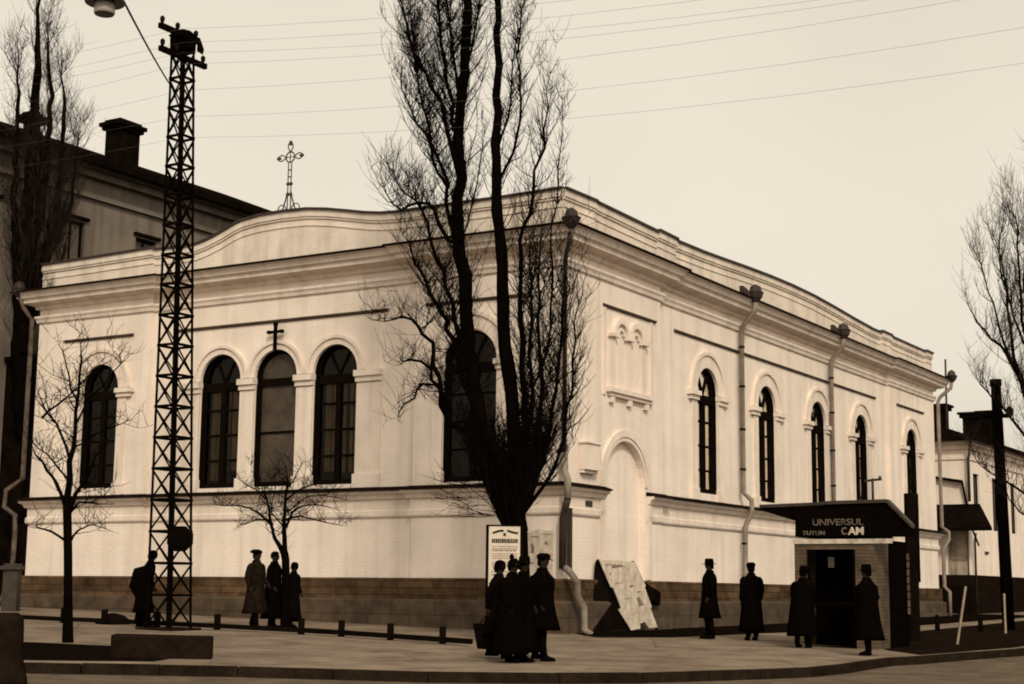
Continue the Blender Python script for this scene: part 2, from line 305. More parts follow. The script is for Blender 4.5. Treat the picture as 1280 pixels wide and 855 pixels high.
# ------------------------------------------------------------------ the white hall
HB = 0.2                                           # base height of the hall; zr below = heights above the camera
hall = empty('church_hall', (C0.x, C0.y, HB), ROT, 'long white plastered church hall with arched windows, scrolled parapet and brown stone plinth', 'building')
DZ = CAMZ-HB
def LF(side, s, z, o):
    return Vector((-o, s, z)) if side == 'L' else Vector((s, -o, z))
PD = .12
PATH = [(14, 18.16), (-PD, 18.16), (-PD, 13.5), (0, 13.5), (0, 4.25), (-PD, 4.25), (-PD, -PD), (5.3, -PD), (5.3, 0), (25, 0), (25, -PD), (30.8, -PD), (30.8, 14)]
def sweep(mb, path, prof, endcap=True):            # profile (o, z) swept with mitred corners, outward = right of travel
    P = [Vector(p) for p in path]; m = len(P); nrm = []
    for i in range(m):
        def rn(a, b):
            d = (b-a).normalized(); return Vector((d.y, -d.x))
        if i == 0: n = rn(P[0], P[1])
        elif i == m-1: n = rn(P[-2], P[-1])
        else:
            a = rn(P[i-1], P[i]); b = rn(P[i], P[i+1]); n = (a+b); n = n/(1+a.dot(b))
        nrm.append(n)
    k = len(prof); n0 = len(mb.v)
    for i in range(m):
        for (o, z) in prof: mb.v.append((P[i].x+nrm[i].x*o, P[i].y+nrm[i].y*o, z))
    for i in range(m-1):
        for j in range(k-1):
            mb.f.append((n0+i*k+j, n0+(i+1)*k+j, n0+(i+1)*k+j+1, n0+i*k+j+1)); mb.sm.append(False)
    if endcap:
        mb.f.append(tuple(n0+j for j in range(k))); mb.sm.append(False)
        mb.f.append(tuple(n0+(m-1)*k+j for j in range(k))[::-1]); mb.sm.append(False)
def subpath(i0, i1, start=None, end=None):
    p = list(PATH[i0:i1+1])
    if start: p = [start]+p
    if end: p = p+[end]
    return p

def arch_wall(mb, side, s0, s1, z0, z1, off, opens, depth=.3, back=False):
    """wall sheet with round-headed openings (sc, r, zsill, zspring); reveals run inwards by depth"""
    N = 14
    def q(*pts): mb.quad(*[LF(side, s, z, o) for s, z, o in pts])
    cur = s0
    for (sc, r, zs, zp) in sorted(opens):
        q((cur, z0, off), (sc-r, z0, off), (sc-r, z1, off), (cur, z1, off))
        if zs > z0: q((sc-r, z0, off), (sc+r, z0, off), (sc+r, zs, off), (sc-r, zs, off))
        arc = [(sc-r*cos(pi*i/N), zp+r*sin(pi*i/N)) for i in range(N+1)]
        for i in range(N):
            a, b = arc[i], arc[i+1]
            q((a[0], a[1], off), (b[0], b[1], off), (b[0], z1, off), (a[0], z1, off))
        loop = [(sc-r, zs)]+arc+[(sc+r, zs)]
        for i in range(len(loop)):
            a, b = loop[i], loop[(i+1) % len(loop)]
            q((a[0], a[1], off), (b[0], b[1], off), (b[0], b[1], off-depth), (a[0], a[1], off-depth))
        if back:
            mb.quad(*[LF(side, s, z, off-depth) for s, z in loop])
        cur = sc+r
    q((cur, z0, off), (s1, z0, off), (s1, z1, off), (cur, z1, off))

ZS, ZP, RW = 2.85, 5.65-.0, .73                    # sill, springing and half width shared by the windows
ZP = 6.48-RW
LW = [15.42]; TRI = [10.88, 8.90, 6.87]; W4 = 2.54
RWIN = [8.58, 13.07, 17.6, 22.0]; RW5 = 27.6
ZT = 8.95
wall = MB()
arch_wall(wall, 'L', 13.5, 18.16, 2.2, ZT, PD, [(15.42, RW, ZS, ZP)])
arch_wall(wall, 'L', 4.25, 13.5, 2.2, ZT, 0, [(s, RW, ZS-.1, ZP) for s in TRI])
arch_wall(wall, 'L', -PD, 4.25, 2.2, ZT, PD, [(W4, .80, 2.7, ZP-.03)])
arch_wall(wall, 'R', 5.3, 25, 2.2, ZT, 0, [(s, RW, ZS, ZP) for s in RWIN])
arch_wall(wall, 'R', 25, 30.8, 2.2, ZT, PD, [(RW5, RW, ZS, ZP)])
arch_wall(wall, 'R', -PD, 5.3, .3, 4.9, PD, [(3.18, 1.13, .3, 2.75)], depth=.16, back=True)
for a, b, side, s in ((PD, 0, 'L', 13.5), (PD, 0, 'L', 4.25), (PD, 0, 'R', 25), (PD, 0, 'R', 5.3)):
    wall.quad(LF(side, s, .2, a), LF(side, s, .2, b), LF(side, s, ZT, b), LF(side, s, ZT, a))
def q_(side, s0, s1, z0, z1, o): wall.quad(LF(side, s0, z0, o), LF(side, s1, z0, o), LF(side, s1, z1, o), LF(side, s0, z1, o))
q_('R', -PD, 5.3, 4.9, ZT, PD)
for side, s0, s1, o in (('L', 13.5, 18.16, PD), ('L', 4.25, 13.5, 0), ('L', -PD, 4.25, PD), ('R', 5.3, 25, 0), ('R', 25, 30.8, PD)):
    q_(side, s0, s1, .2, 2.2, o)
wall.quad((-PD, 18.16, -1.5), (16, 18.16, -1.5), (16, 18.16, ZT), (-PD, 18.16, ZT))
wall.quad((30.8, -PD, -1.5), (30.8, 18.16, -1.5), (30.8, 18.16, ZT), (30.8, -PD, ZT))
wall.quad((16, 18.16, -1.5), (30.8, 18.16, -1.5), (30.8, 18.16, ZT), (16, 18.16, ZT))
wall.build('wall', M['plaster'], hall, DZ)
mb = MB()                                          # rooms behind the glass
mb.box(.9, 30, .9, 17.6, .5, 8.7); mb.build('interior', M['interior'], hall, DZ)

# plinth, two storeys of moulding, cornice
mb = MB(); sweep(mb, PATH, [(0, .33), (.08, .33), (.10, .30), (.10, -.22), (.0, -.22)]); mb.build('plinth', M['plinth'], hall, DZ)
mb = MB(); sweep(mb, PATH, [(.0, -.18), (.2, -.20), (.22, -.25), (.22, -2.2), (0, -2.2)]); mb.build('plinth_base', M['plinthbase'], hall, DZ)
SC = [(.0, 1.86), (.05, 1.86), (.07, 1.90), (.07, 2.02), (.03, 2.05), (.03, 2.30), (.10, 2.33), (.14, 2.42), (.22, 2.46), (.24, 2.53), (0, 2.53)]
SL = [(0, 2.64), (.06, 2.64), (.30, 2.56), (.30, 2.525), (0, 2.527)]
pa = subpath(0, 6, end=(1.95, -PD)); pb = [(4.4, -PD)]+list(PATH[7:])
for nm, prof, mt in (('string_course', SC, 'trim'), ('ledge_flashing', SL, 'sheet')):
    mb = MB(); sweep(mb, pa, prof); sweep(mb, pb, prof); mb.build(nm, M[mt], hall, DZ)
mb = MB(); sweep(mb, PATH, [(0, 7.90), (.06, 7.92), (.08, 8.0), (.12, 8.06), (.12, 8.12), (0, 8.13)]); mb.build('frieze_moulding', M['trim'], hall, DZ)
mb = MB(); sweep(mb, PATH, [(0, 8.30), (.10, 8.33), (.12, 8.42), (.40, 8.50), (.42, 8.60), (.50, 8.64), (.54, 8.76), (.60, 8.80), (0, 8.80)]); mb.build('cornice', M['trim'], hall, DZ)
mb = MB(); sweep(mb, PATH, [(0, 9.02), (.2, 8.93), (.65, 8.855), (.65, 8.80), (.60, 8.803), (0, 8.803)]); mb.build('cornice_roofing', M['sheet'], hall, DZ)
# parapet with scrolled tops
TL = [(18.16, 9.73), (16, 9.75), (13.55, 9.79), (13.5, 9.73), (12.3, 9.70), (11.9, 9.72), (11.5, 9.80), (11.0, 9.95), (10.5, 10.14), (10.2, 10.22), (9.6, 10.29), (8.8, 10.31), (7.9, 10.28), (7.2, 10.19), (6.5, 10.06), (5.9, 9.94), (5.4, 9.87), (4.9, 9.84), (1.4, 9.84), (-PD, 9.86)]
TR = [(-PD, 9.86), (1.5, 9.89), (1.55, 9.86), (5.1, 9.81), (5.12, 9.87), (6.3, 9.85), (6.32, 9.79), (8, 9.82), (9.4, 9.87), (11, 9.94), (13.1, 10.01), (15, 10.04), (17, 10.03), (19, 9.96), (21, 9.87), (23, 9.80), (24.2, 9.80), (24.25, 9.89), (25.4, 9.89), (25.5, 9.83), (29.8, 9.84), (29.85, 9.91), (30.8, 9.9)]
par = MB(); cap = MB(); lip = MB()
def strip(side, T, o):
    for i in range(len(T)-1):
        (a, za), (b, zb) = T[i], T[i+1]
        if abs(a-b) < .001: continue
        par.quad(*[LF(side, s, z, oo) for s, z, oo in ((a, 8.85, o), (b, 8.85, o), (b, zb-.02, o), (a, za-.02, o))])
        par.quad(*[LF(side, s, z, oo) for s, z, oo in ((a, 8.85, o-.4), (b, 8.85, o-.4), (b, zb-.02, o-.4), (a, za-.02, o-.4))])
        for (z0, z1, o1, mbx) in ((-.02, .035, .13, cap), (-.20, -.022, .07, lip), (-.26, -.203, .04, lip), (-.46, -.42, .025, lip)):
            A = [LF(side, a, za+z, oo) for z, oo in ((z0, o+o1), (z1, o+o1), (z1, o-.42), (z0, o-.42))]
            B = [LF(side, b, zb+z, oo) for z, oo in ((z0, o+o1), (z1, o+o1), (z1, o-.42), (z0, o-.42))]
            for e in range(4): mbx.quad(A[e], A[(e+1) % 4], B[(e+1) % 4], B[e])
            mbx.quad(*A); mbx.quad(*B)
strip('L', TL, .1); strip('R', TR, .1)
par.quad(LF('R', 30.8, 8.85, .1), LF('R', 30.8, 8.85, -.3), LF('R', 30.8, 9.9, -.3), LF('R', 30.8, 9.9, .1))
par.quad(LF('L', 18.16, 8.85, .1), LF('L', 18.16, 8.85, -.3), LF('L', 18.16, 9.7, -.3), LF('L', 18.16, 9.7, .1))
par.build('parapet', M['parapet'], hall, DZ); lip.build('parapet_moulding', M['parapet'], hall, DZ); cap.build('parapet_coping', M['darkzinc'], hall, DZ)
mb = MB(); mb.quad((.3, .3, 9.0), (30.5, .3, 9.0), (22, 9, 9.6), (9, 9, 9.6)); mb.quad((.3, .3, 9.0), (9, 9, 9.6), (.3, 17.9, 9.0)); mb.quad((30.5, .3, 9.0), (30.5, 17.9, 9.0), (22, 9, 9.6)); mb.quad((.3, 17.9, 9.0), (9, 9, 9.6), (22, 9, 9.6), (30.5, 17.9, 9.0))
mb.build('roof', M['roofdark'], hall, DZ)

# hood lines above the windows
mb = MB()
for side, s0, s1, o in (('L', 14.2, 17.0, PD), ('L', 5.2, 12.6, 0), ('L', .9, 3.9, PD), ('R', 1.95, 4.95, PD), ('R', 6.4, 23.7, 0), ('R', 25.9, 29.3, PD)):
    A = [LF(side, s0, z, oo) for z, oo in ((7.22, o-.02), (7.25, o+.06), (7.30, o+.07), (7.33, o-.02))]
    B = [LF(side, s1, z, oo) for z, oo in ((7.22, o-.02), (7.25, o+.06), (7.30, o+.07), (7.33, o-.02))]
    for e in range(4): mb.quad(A[e], A[(e+1) % 4], B[(e+1) % 4], B[e])
    mb.quad(*A); mb.quad(*B)
mb.build('hood_moulding', M['ledge'], hall, DZ)

# window surrounds
def half_ring(mb, side, sc, zc, r0, r1, o0, o1, N=18):
    for i in range(N):
        a, b = pi*i/N, pi*(i+1)/N
        def p(r, t, o): return LF(side, sc-r*cos(t), zc+r*sin(t), o)
        mb.quad(p(r0, a, o1), p(r0, b, o1), p(r1, b, o1), p(r1, a, o1))
        mb.quad(p(r1, a, o0), p(r1, b, o0), p(r1, b, o1), p(r1, a, o1))
        mb.quad(p(r0, a, o0), p(r0, b, o0), p(r0, b, o1), p(r0, a, o1))
def lbox(mb, side, s0, s1, z0, z1, o0, o1):
    a = LF(side, s0, z0, o0); b = LF(side, s1, z1, o1)
    mb.box(min(a.x, b.x), max(a.x, b.x), min(a.y, b.y), max(a.y, b.y), z0, z1)
def surround(side, sc, o, r=RW, ro=1.2, left=1.36, right=1.36, zsp=5.66):
    mb = MB()
    half_ring(mb, side, sc, ZP, r+.004, ro-.1, o-.02, o+.05); half_ring(mb, side, sc, ZP, ro-.1, ro, o-.02, o+.10)
    for sg, wd in ((-1, left), (1, right)):
        a, b = sorted((sc+sg*(r+.004), sc+sg*(ro-.12)))
        lbox(mb, side, a, b, 2.66, zsp-.2, o-.02, o+.05)
        a, b = sorted((sc+sg*(r-.03), sc+sg*wd))
        lbox(mb, side, a, b, zsp-.07, zsp+.06, o-.05, o+.17)
        lbox(mb, side, *sorted((sc+sg*(r-.01), sc+sg*(wd-.08))), zsp-.19, zsp-.073, o-.05, o+.11)
        lbox(mb, side, *sorted((sc+sg*(r-.03), sc+sg*(ro-.06))), 2.64, 2.98, o-.04, o+.09)
    mb.build('window_surround', M['trim'], hall, DZ)
surround('L', 15.42, PD); surround('L', W4, PD, r=.80, ro=1.25)
for s in RWIN: surround('R', s, 0)
surround('R', RW5, PD)
mb = MB()                                          # the three-light window: shared piers and capitals
for s in TRI:
    half_ring(mb, 'L', s, ZP, RW+.004, .90, -.02, .05); half_ring(mb, 'L', s, ZP, .90, .985, -.02, .10)
for a, b in ((5.35, 6.13), (7.61, 8.16), (9.64, 10.14), (11.62, 12.3)):
    lbox(mb, 'L', a, b, 2.64, 5.4, -.02, .06); lbox(mb, 'L', a-.04, b+.04, 5.56, 5.72, -.04, .17); lbox(mb, 'L', a-.02, b+.02, 5.42, 5.557, -.04, .11); lbox(mb, 'L', a-.05, b+.05, 2.64, 3.0, -.04, .10)
mb.build('window_surround', M['trim'], hall, DZ)
# blind doorway moulding and twin niche on the corner bay
mb = MB()
half_ring(mb, 'R', 3.18, 2.75, 1.24, 1.42, PD-.02, PD+.07); half_ring(mb, 'R', 3.18, 2.75, 1.134, 1.24, PD-.02, PD+.04)
for sg in (-1, 1): lbox(mb, 'R', *sorted((3.18+sg*1.24, 3.18+sg*1.42)), .35, 2.75, PD-.02, PD+.07)
mb.build('blind_arch', M['trim'], hall, DZ)
mb = MB()
lbox(mb, 'R', 1.95, 2.05, 4.98, 7.22, PD-.01, PD+.05); lbox(mb, 'R', 4.62, 4.72, 4.98, 7.22, PD-.01, PD+.05)
for sc in (2.86, 3.72):
    half_ring(mb, 'R', sc, 6.60, .30, .43, PD-.01, PD+.11); half_ring(mb, 'R', sc, 6.60, .12, .2, PD-.01, PD+.08)
for sc in (2.42, 3.29, 4.16):
    lbox(mb, 'R', sc-.19, sc+.19, 6.5, 6.59, PD-.01, PD+.16); lbox(mb, 'R', sc-.11, sc+.11, 5.2, 6.497, PD-.01, PD+.07)
lbox(mb, 'R', 2.1, 4.55, 5.06, 5.18, PD-.01, PD+.18); lbox(mb, 'R', 2.18, 4.47, 4.97, 5.057, PD-.01, PD+.12)
for sc in (2.35, 3.33, 4.3): lbox(mb, 'R', sc-.1, sc+.1, 4.8, 4.967, PD-.01, PD+.1)
mb.build('twin_niche', M['trim'], hall, DZ)

# windows: frame > pane, curtain
def window(side, sc, o, r=RW, zs=ZS, style='bars'):
    io = o-(.13 if side == 'R' else .17); f = MB(); N = 14
    t = .09
    lbox(f, side, sc-r, sc-r+t, zs, ZP, io-.05, io+.03); lbox(f, side, sc+r-t, sc+r, zs, ZP, io-.05, io+.03)
    half_ring(f, side, sc, ZP, r-t, r, io-.05, io+.03, N)
    half_ring(f, side, sc, ZP, r-.045, r-.003, io+.031, o-.035, N); lbox(f, side, sc-r+.003, sc-r+.045, zs+.01, ZP, io+.031, o-.035); lbox(f, side, sc+r-.045, sc+r-.003, zs+.01, ZP, io+.031, o-.035)
    lbox(f, side, sc-r+t, sc+r-t, zs, zs+.14, io-.05, io+.04)
    zt = ZP-.16
    if style == 'obscured':
        lbox(f, side, sc-r+t, sc+r-t, zt-.08, zt+.12, io-.05, io+.05); lbox(f, side, sc-r+t, sc+r-t, 4.2, 4.26, io-.04, io+.02)
    else:
        lbox(f, side, sc-r+t, sc+r-t, zt-.14, zt+.10, io-.05, io+.06)
        lbox(f, side, sc-.075, sc+.075, zs+.14, zt-.14, io-.05, io+.05)
        for z in (3.52, 4.22, 4.92): lbox(f, side, sc-r+t, sc-.075, z-.028, z+.028, io-.04, io+.025); lbox(f, side, sc+.075, sc+r-t, z-.028, z+.028, io-.04, io+.025)
        for a in (60, 120):
            p0 = LF(side, sc, zt+.1, io); p1 = LF(side, sc-(r-t*.5)*cos(radians(a)), ZP+(r-t*.5)*sin(radians(a)), io); f.bar(p0, p1, .05)
    fr = f.build('window', M['frame'], hall, DZ)
    g = MB(); loop = [(sc-r+.02, zs)]+[(sc-(r-.02)*cos(pi*i/N), ZP+(r-.02)*sin(pi*i/N)) for i in range(N+1)]+[(sc+r-.02, zs)]
    g.quad(*[LF(side, s, z, io-.02) for s, z in loop])
    g.build('pane', M['stainpane' if style == 'obscured' else 'glass'], fr, DZ)
    if style == 'bars':
        c = MB()
        for sg in (-1, 1):                          # drawn lace with folds; each half hangs from the transom
            n = 12; w0, w1 = (.10, r*(rnd.uniform(.62, .86) if side == 'L' else .93))
            pts = []
            for i in range(n+1):
                s_ = sc+sg*(w0+(w1-w0)*i/n); pts.append((s_, io-.085+.022*sin(i*1.9+sc)))
            zb = zs+.2+rnd.uniform(0, .3)
            for i in range(n):
                if side == 'L' and rnd.random() < .35: continue
                c.quad(LF(side, pts[i][0], zb, pts[i][1]), LF(side, pts[i+1][0], zb, pts[i+1][1]), LF(side, pts[i+1][0], zt-.1, pts[i+1][1]), LF(side, pts[i][0], zt-.1, pts[i][1]))
        if side == 'R':
            for sg in (-1, 1):
                c.quad(LF(side, sc+sg*.06, zt+.14, io-.08), LF(side, sc+sg*.52, zt+.14, io-.08), LF(side, sc+sg*.40, ZP+.42, io-.08), LF(side, sc+sg*.1, ZP+.58, io-.08))
        c.build('curtain', M['blind' if side == 'R' else 'curtain'], fr, DZ, fix=False)
window('L', 15.42, PD, style='black')
for s, st in zip(TRI, ('bars', 'obscured', 'bars')): window('L', s, 0, zs=ZS-.1, style=st)
window('L', W4, PD, r=.80, zs=2.7, style='black')
for s in RWIN: window('R', s, 0)
window('R', RW5, PD)

# crosses
mb = MB()
mb.bar(LF('L', 8.87, 6.44, .15), LF('L', 8.87, 7.16, .15), .075); mb.bar(LF('L', 8.65, 6.95, .152), LF('L', 9.09, 6.95, .152), .07)
for a, b in ((8.87, 7.16), (8.65, 6.95), (9.09, 6.95)): mb.bar(LF('L', a-.05, b, .15), LF('L', a+.05, b, .15), .09)
mb.bar(LF('L', 8.87, 6.7, .15), LF('L', 8.87, 6.7, -.02), .04)
mb.build('wall_cross', M['iron'], hall, DZ)
mb = MB(); S = 8.76; O = -.1
def X(ds, z): return LF('L', S+ds, z, O)
for ds in (-.055, .055): mb.tube([X(ds, 10.3), X(ds, 11.75)], .018, 6)
for z in (10.85, 11.15): mb.bar(X(-.09, z), X(.09, z), .07)
for z in (11.35, 11.55): mb.bar(X(-.06, z), X(.06, z), .03)
mb.tube([X(.15*cos(a), 11.92+.15*sin(a)) for a in [2*pi*i/18 for i in range(19)]], .022, 6)
mb.bar(X(-.12, 11.92), X(.12, 11.92), .02); mb.bar(X(0, 11.8), X(0, 12.04), .02)
for ang in (0, pi/2, pi):                           # open leaf-shaped ends
    d = Vector((cos(ang), sin(ang))); nrm = Vector((-d.y, d.x))
    for sg in (-1, 1):
        pts = []
        for i in range(9):
            t = i/8; q = d*(.15+.32*t)+nrm*sg*.085*sin(pi*t); pts.append(X(q.x, 11.92+q.y))
        mb.tube(pts, .018, 5)
    e = d*.40; mb.bar(X(e.x-d.x*.06, 11.92+e.y-d.y*.06), X(e.x+d.x*.06, 11.92+e.y+d.y*.06), .06)
for sg in (-1, 1):                                  # splayed foot with scrolls
    mb.tube([X(sg*.05, 10.95), X(sg*.12, 10.7), X(sg*.26, 10.32)], .022, 6)
    mb.tube([X(sg*(.24+.14*cos(a)), 10.44+.13*sin(a)) for a in [pi*i/8-.3 for i in range(10)]], .016, 5)
mb.build('roof_cross', M['greyiron'], hall, DZ)

# rain pipes: hopper, pipe, shoe
def downpipe(side, s, lower=True, dark=False):
    P = MB(); r = .075
    pts = [LF(side, s, 8.75, .66), LF(side, s, 8.45, .62), LF(side, s+.05, 8.05, .22), LF(side, s+.05, 7.85, .17), LF(side, s+.05, 3.0, .17), LF(side, s+.18, 2.78, .38), LF(side, s+.18, 2.45, .38), LF(side, s+.1, 2.0, .20), LF(side, s+.1, .45, .17), LF(side, s+.1, .2, .34), LF(side, s+.1, -.75, .36), LF(side, s+.12, -.88, .52)]
    P.tube(pts, r, 10)
    pp = P.build('downpipe', M['darkzinc' if dark else 'zinc'], hall, DZ)
    h = MB(); c = LF(side, s, 0, .66)
    h.loft([(8.72, c.x, c.y, .08, .08), (8.86, c.x, c.y, .2, .2), (9.0, c.x, c.y, .24, .24), (9.03, c.x, c.y, .26, .26), (9.05, c.x, c.y, .2, .2), (9.2, c.x, c.y, .16, .16), (9.28, c.x, c.y, .03, .03)], 10, sm=False)
    g0 = LF(side, s-.75, 8.98, .58); g1 = LF(side, s-.2, 8.92, .62); h.prism([(0, 0), (.62, -.06), (.62, .05), (.3, .16), (0, .2)], LF(side, s-.85, 8.9, .5), LF(side, 1, 0, 0), (0, 0, 1), LF(side, 0, 0, 1), .12)
    h.build('hopper', M['darkzinc'], pp, DZ)
    for z in (7.4, 6.2, 4.9, 3.7, 1.5):
        k = MB(); c = LF(side, s+(.05 if z > 2 else .1), z, .17); k.tube([(c.x, c.y, z-.03), (c.x, c.y, z+.03)], .092, 10)
        k.build('bracket', M['sheet'], pp, DZ)
downpipe('R', 10.75); downpipe('R', 18.55)
def pipe_free(pts, r=.075, mat='zinc', hop=None, name='downpipe'):
    P = MB(); P.tube(pts, r, 10); pp = P.build(name, M[mat], hall, DZ)
    if hop:
        h = MB(); x, y, z = hop; h.loft([(z-.12, x, y, .08, .08), (z, x, y, .18, .18), (z+.12, x, y, .23, .23), (z+.15, x, y, .25, .25), (z+.17, x, y, .18, .18), (z+.32, x, y, .14, .14), (z+.4, x, y, .03, .03)], 10, sm=False); h.build('hopper', M['darkzinc'], pp, DZ)
    return pp
# far right end
pipe_free([(31.35, -.75, 8.75), (31.3, -.72, 8.5), (31.0, -.35, 8.1), (30.95, -.27, 7.9), (30.95, -.27, 2.8), (31.1, -.5, 2.6), (31.1, -.5, 2.3), (30.95, -.3, 1.9), (30.95, -.3, .4), (30.95, -.5, .2), (30.95, -.5, -.8)], hop=(31.35, -.75, 8.85))
# street corner
pipe_free([(-.55, -.55, 8.75), (-.5, -.5, 8.4), (-.28, -.28, 8.1), (-.26, -.26, 7.9), (-.26, -.26, 3.3)], r=.055, mat='darkzinc', hop=(-.62, -.62, 8.8))
pipe_free([(-.26, -.26, 3.3), (-.3, -.3, 2.85), (-.48, -.48, 2.65), (-.48, -.48, 2.2)], .085)
pipe_free([(-.48, -.48, 2.2), (-.40, -.38, 2.0), (-.30, -.26, 1.75), (-.28, -.24, .55)], .09, 'darkzinc')
pipe_free([(-.26, -.26, .6), (-.30, -.44, .5), (-.12, -.55, .25), (-.12, -.55, -.05), (.12, -.6, -.35), (.14, -.6, -.85), (.22, -.75, -.98)], .085)
mb = MB(); mb.bar((-.05, -.30, .5), (-.05, -.30, 2.0), .1); mb.build('pipe_casing', M['darkzinc'], hall, DZ)
# left end
pipe_free([(-.6, 18.55, 8.75), (-.5, 18.5, 8.4), (-.3, 18.3, 8.0), (-.3, 18.3, 3.2), (-.5, 18.75, 2.85), (-.55, 18.75, 2.35), (-.42, 18.4, 2.1), (-.40, 18.38, 1.6), (-.36, 18.45, .5), (-.5, 18.5, .2), (-.5, 18.6, -.3), (-.6, 18.75, -.6)], mat='oldzinc', hop=(-.6, 18.6, 8.8))
# meter box and dark insulator on the corner bay
mb = MB(); lbox(mb, 'R', .72, 1.42, 2.98, 3.62, PD, PD+.22); lbox(mb, 'R', .68, 1.46, 3.62, 3.67, PD, PD+.26); lbox(mb, 'R', .74, 1.44, 2.9, 2.977, PD, PD+.14); mb.build('meter_box', M['trim'], hall, DZ, bevel=.01)
mb = MB(); lbox(mb, 'R', 1.45, 1.62, 3.15, 3.45, PD, PD+.12); mb.build('switch', M['sheet'], hall, DZ, bevel=.01)
mb = MB(); lbox(mb, 'R', 1.0, 1.34, 2.1, 2.24, PD+.03, PD+.05); mb.build('vent', M['darkzinc'], hall, DZ)

# torn poster on the corner (a thing pasted to the wall)
hm = lambda p: hall_matrix @ Vector((p[0], p[1], p[2]+DZ))
hall_matrix = Matrix.Translation((C0.x, C0.y, HB)) @ Matrix.Rotation(ROT, 4, 'Z')
mb = MB(); prof = [(.12, .42), (.86, .40), (.9, .9), (.84, 1.42), (.5, 1.5), (.1, 1.46)]
P0 = hm(LF('L', 0, 0, PD+.004)); 
mb.prism(prof, hm((-PD-.004, 0, 0)), (eL.x, eL.y, 0), (0, 0, 1), (-eR.x, -eR.y, 0), .006)
pst = mb.build('poster', M['bills']); tag(pst, 'torn faded poster pasted on the white wall just left of the corner drainpipe', 'poster')
mb = MB()
for (u, v, a, b) in ((.16, 1.36, .3, .03), (.5, 1.3, .22, .04), (.24, 1.12, .1, .1), (.62, .92, .1, .26)):
    mb.prism([(u, v), (u+a, v+.02), (u+a*.9, v+b), (u+.02, v+b*.8)], hm((-PD-.012, 0, 0)), (eL.x, eL.y, 0), (0, 0, 1), (-eR.x, -eR.y, 0), .002)
mb.build('print', M['fadedink'], pst)
#OBJECTS2
# ------------------------------------------------------------------ neighbouring buildings (same street grid)
def W(x, y, z): return hall_matrix @ Vector((x, y, z+DZ))      # hall-grid point, z above the camera
gn = empty('apartment_house', W(-3, 20, -1.2), ROT, 'tall grey rendered house with dark roof and chimneys rising behind the white hall', 'building')
OX, OY, OZ = -3, 20, -1.2
def gb(mb, name, mat, parent=None, **k):
    o = mb.build(name, mat, parent or gn, **k)
    return o
def sh(mb, ox, oy, oz): mb.v = [(x-ox, y-oy, z-oz) for x, y, z in mb.v]; return mb
def opening_wall(mb, x0, x1, z0, z1, y, ops, depth):            # wall facing -y in the grid with square openings
    cur = x0
    for (a, b, c, d) in sorted(ops):
        mb.quad((cur, y, z0), (a, y, z0), (a, y, z1), (cur, y, z1)); mb.quad((a, y, z0), (b, y, z0), (b, y, c), (a, y, c)); mb.quad((a, y, d), (b, y, d), (b, y, z1), (a, y, z1))
        for p, q in (((a, c), (b, c)), ((b, c), (b, d)), ((b, d), (a, d)), ((a, d), (a, c))):
            mb.quad((p[0], y, p[1]), (q[0], y, q[1]), (q[0], y+depth, q[1]), (p[0], y+depth, p[1]))
        cur = b
    mb.quad((cur, y, z0), (x1, y, z0), (x1, y, z1), (cur, y, z1))
ops = [(2.2, 3.2, 9.9, 11.95), (5.55, 6.55, 9.9, 11.95), (9.0, 10.0, 9.9, 11.95), (12.4, 13.4, 9.9, 11.95), (-1.4, -.4, 9.9, 11.95)]
mb = MB(); opening_wall(mb, -3, 18, -1.8, 13.9, 20, ops, .25)
mb.quad((-3, 20, -1.8), (-3, 36, -1.8), (-3, 36, 13.9), (-3, 20, 13.9)); mb.quad((18, 20, -1.8), (18, 36, -1.8), (18, 36, 13.9), (18, 20, 13.9))
gb(sh(mb, OX, OY, OZ), 'wall', M['greywall'])
mb = MB(); mb.box(-3.1, 18.1, 19.86, 20.02, 12.82, 12.98); mb.box(-3.2, 18.2, 19.72, 20.02, 13.5, 13.72); mb.box(-3.3, 18.3, 19.5, 20.02, 13.723, 13.9)
gb(sh(mb, OX, OY, OZ), 'cornice', M['greywall'])
mb = MB()
for p in (((-3.8, 19.2, 13.95), (18.8, 19.2, 13.95), (18.8, 28, 17.45), (-3.8, 28, 17.45)), ((-3.8, 36.8, 13.95), (18.8, 36.8, 13.95), (18.8, 28, 17.45), (-3.8, 28, 17.45))):
    mb.quad(*p); mb.quad(*[(a, b, c-.16) for a, b, c in p])
mb.box(-3.8, 18.8, 19.12, 19.2, 13.76, 13.99); mb.quad((-3, 20, 13.9), (-3, 36, 13.9), (-3, 28, 17.1)); mb.quad((18, 20, 13.9), (18, 36, 13.9), (18, 28, 17.1))
rf = gb(sh(mb, OX, OY, OZ), 'roof', M['roofdark'])
for (x0, x1, y0, y1, zb, zt) in ((6.1, 7.1, 21.6, 22.3, 14.2, 16.55), (2.05, 2.5, 21.6, 21.95, 14.0, 15.7)):
    mb = MB(); mb.box(x0, x1, y0, y1, zb, zt-.32); mb.box(x0-.1, x1+.1, y0-.1, y1+.1, zt-.32, zt-.2); mb.box(x0-.18, x1+.18, y0-.18, y1+.18, zt-.197, zt-.06); mb.box(x0-.04, x1+.04, y0-.04, y1+.04, zt-.057, zt+.05)
    sh(mb, OX, OY, OZ).build('chimney', M['brickdark'], rf)
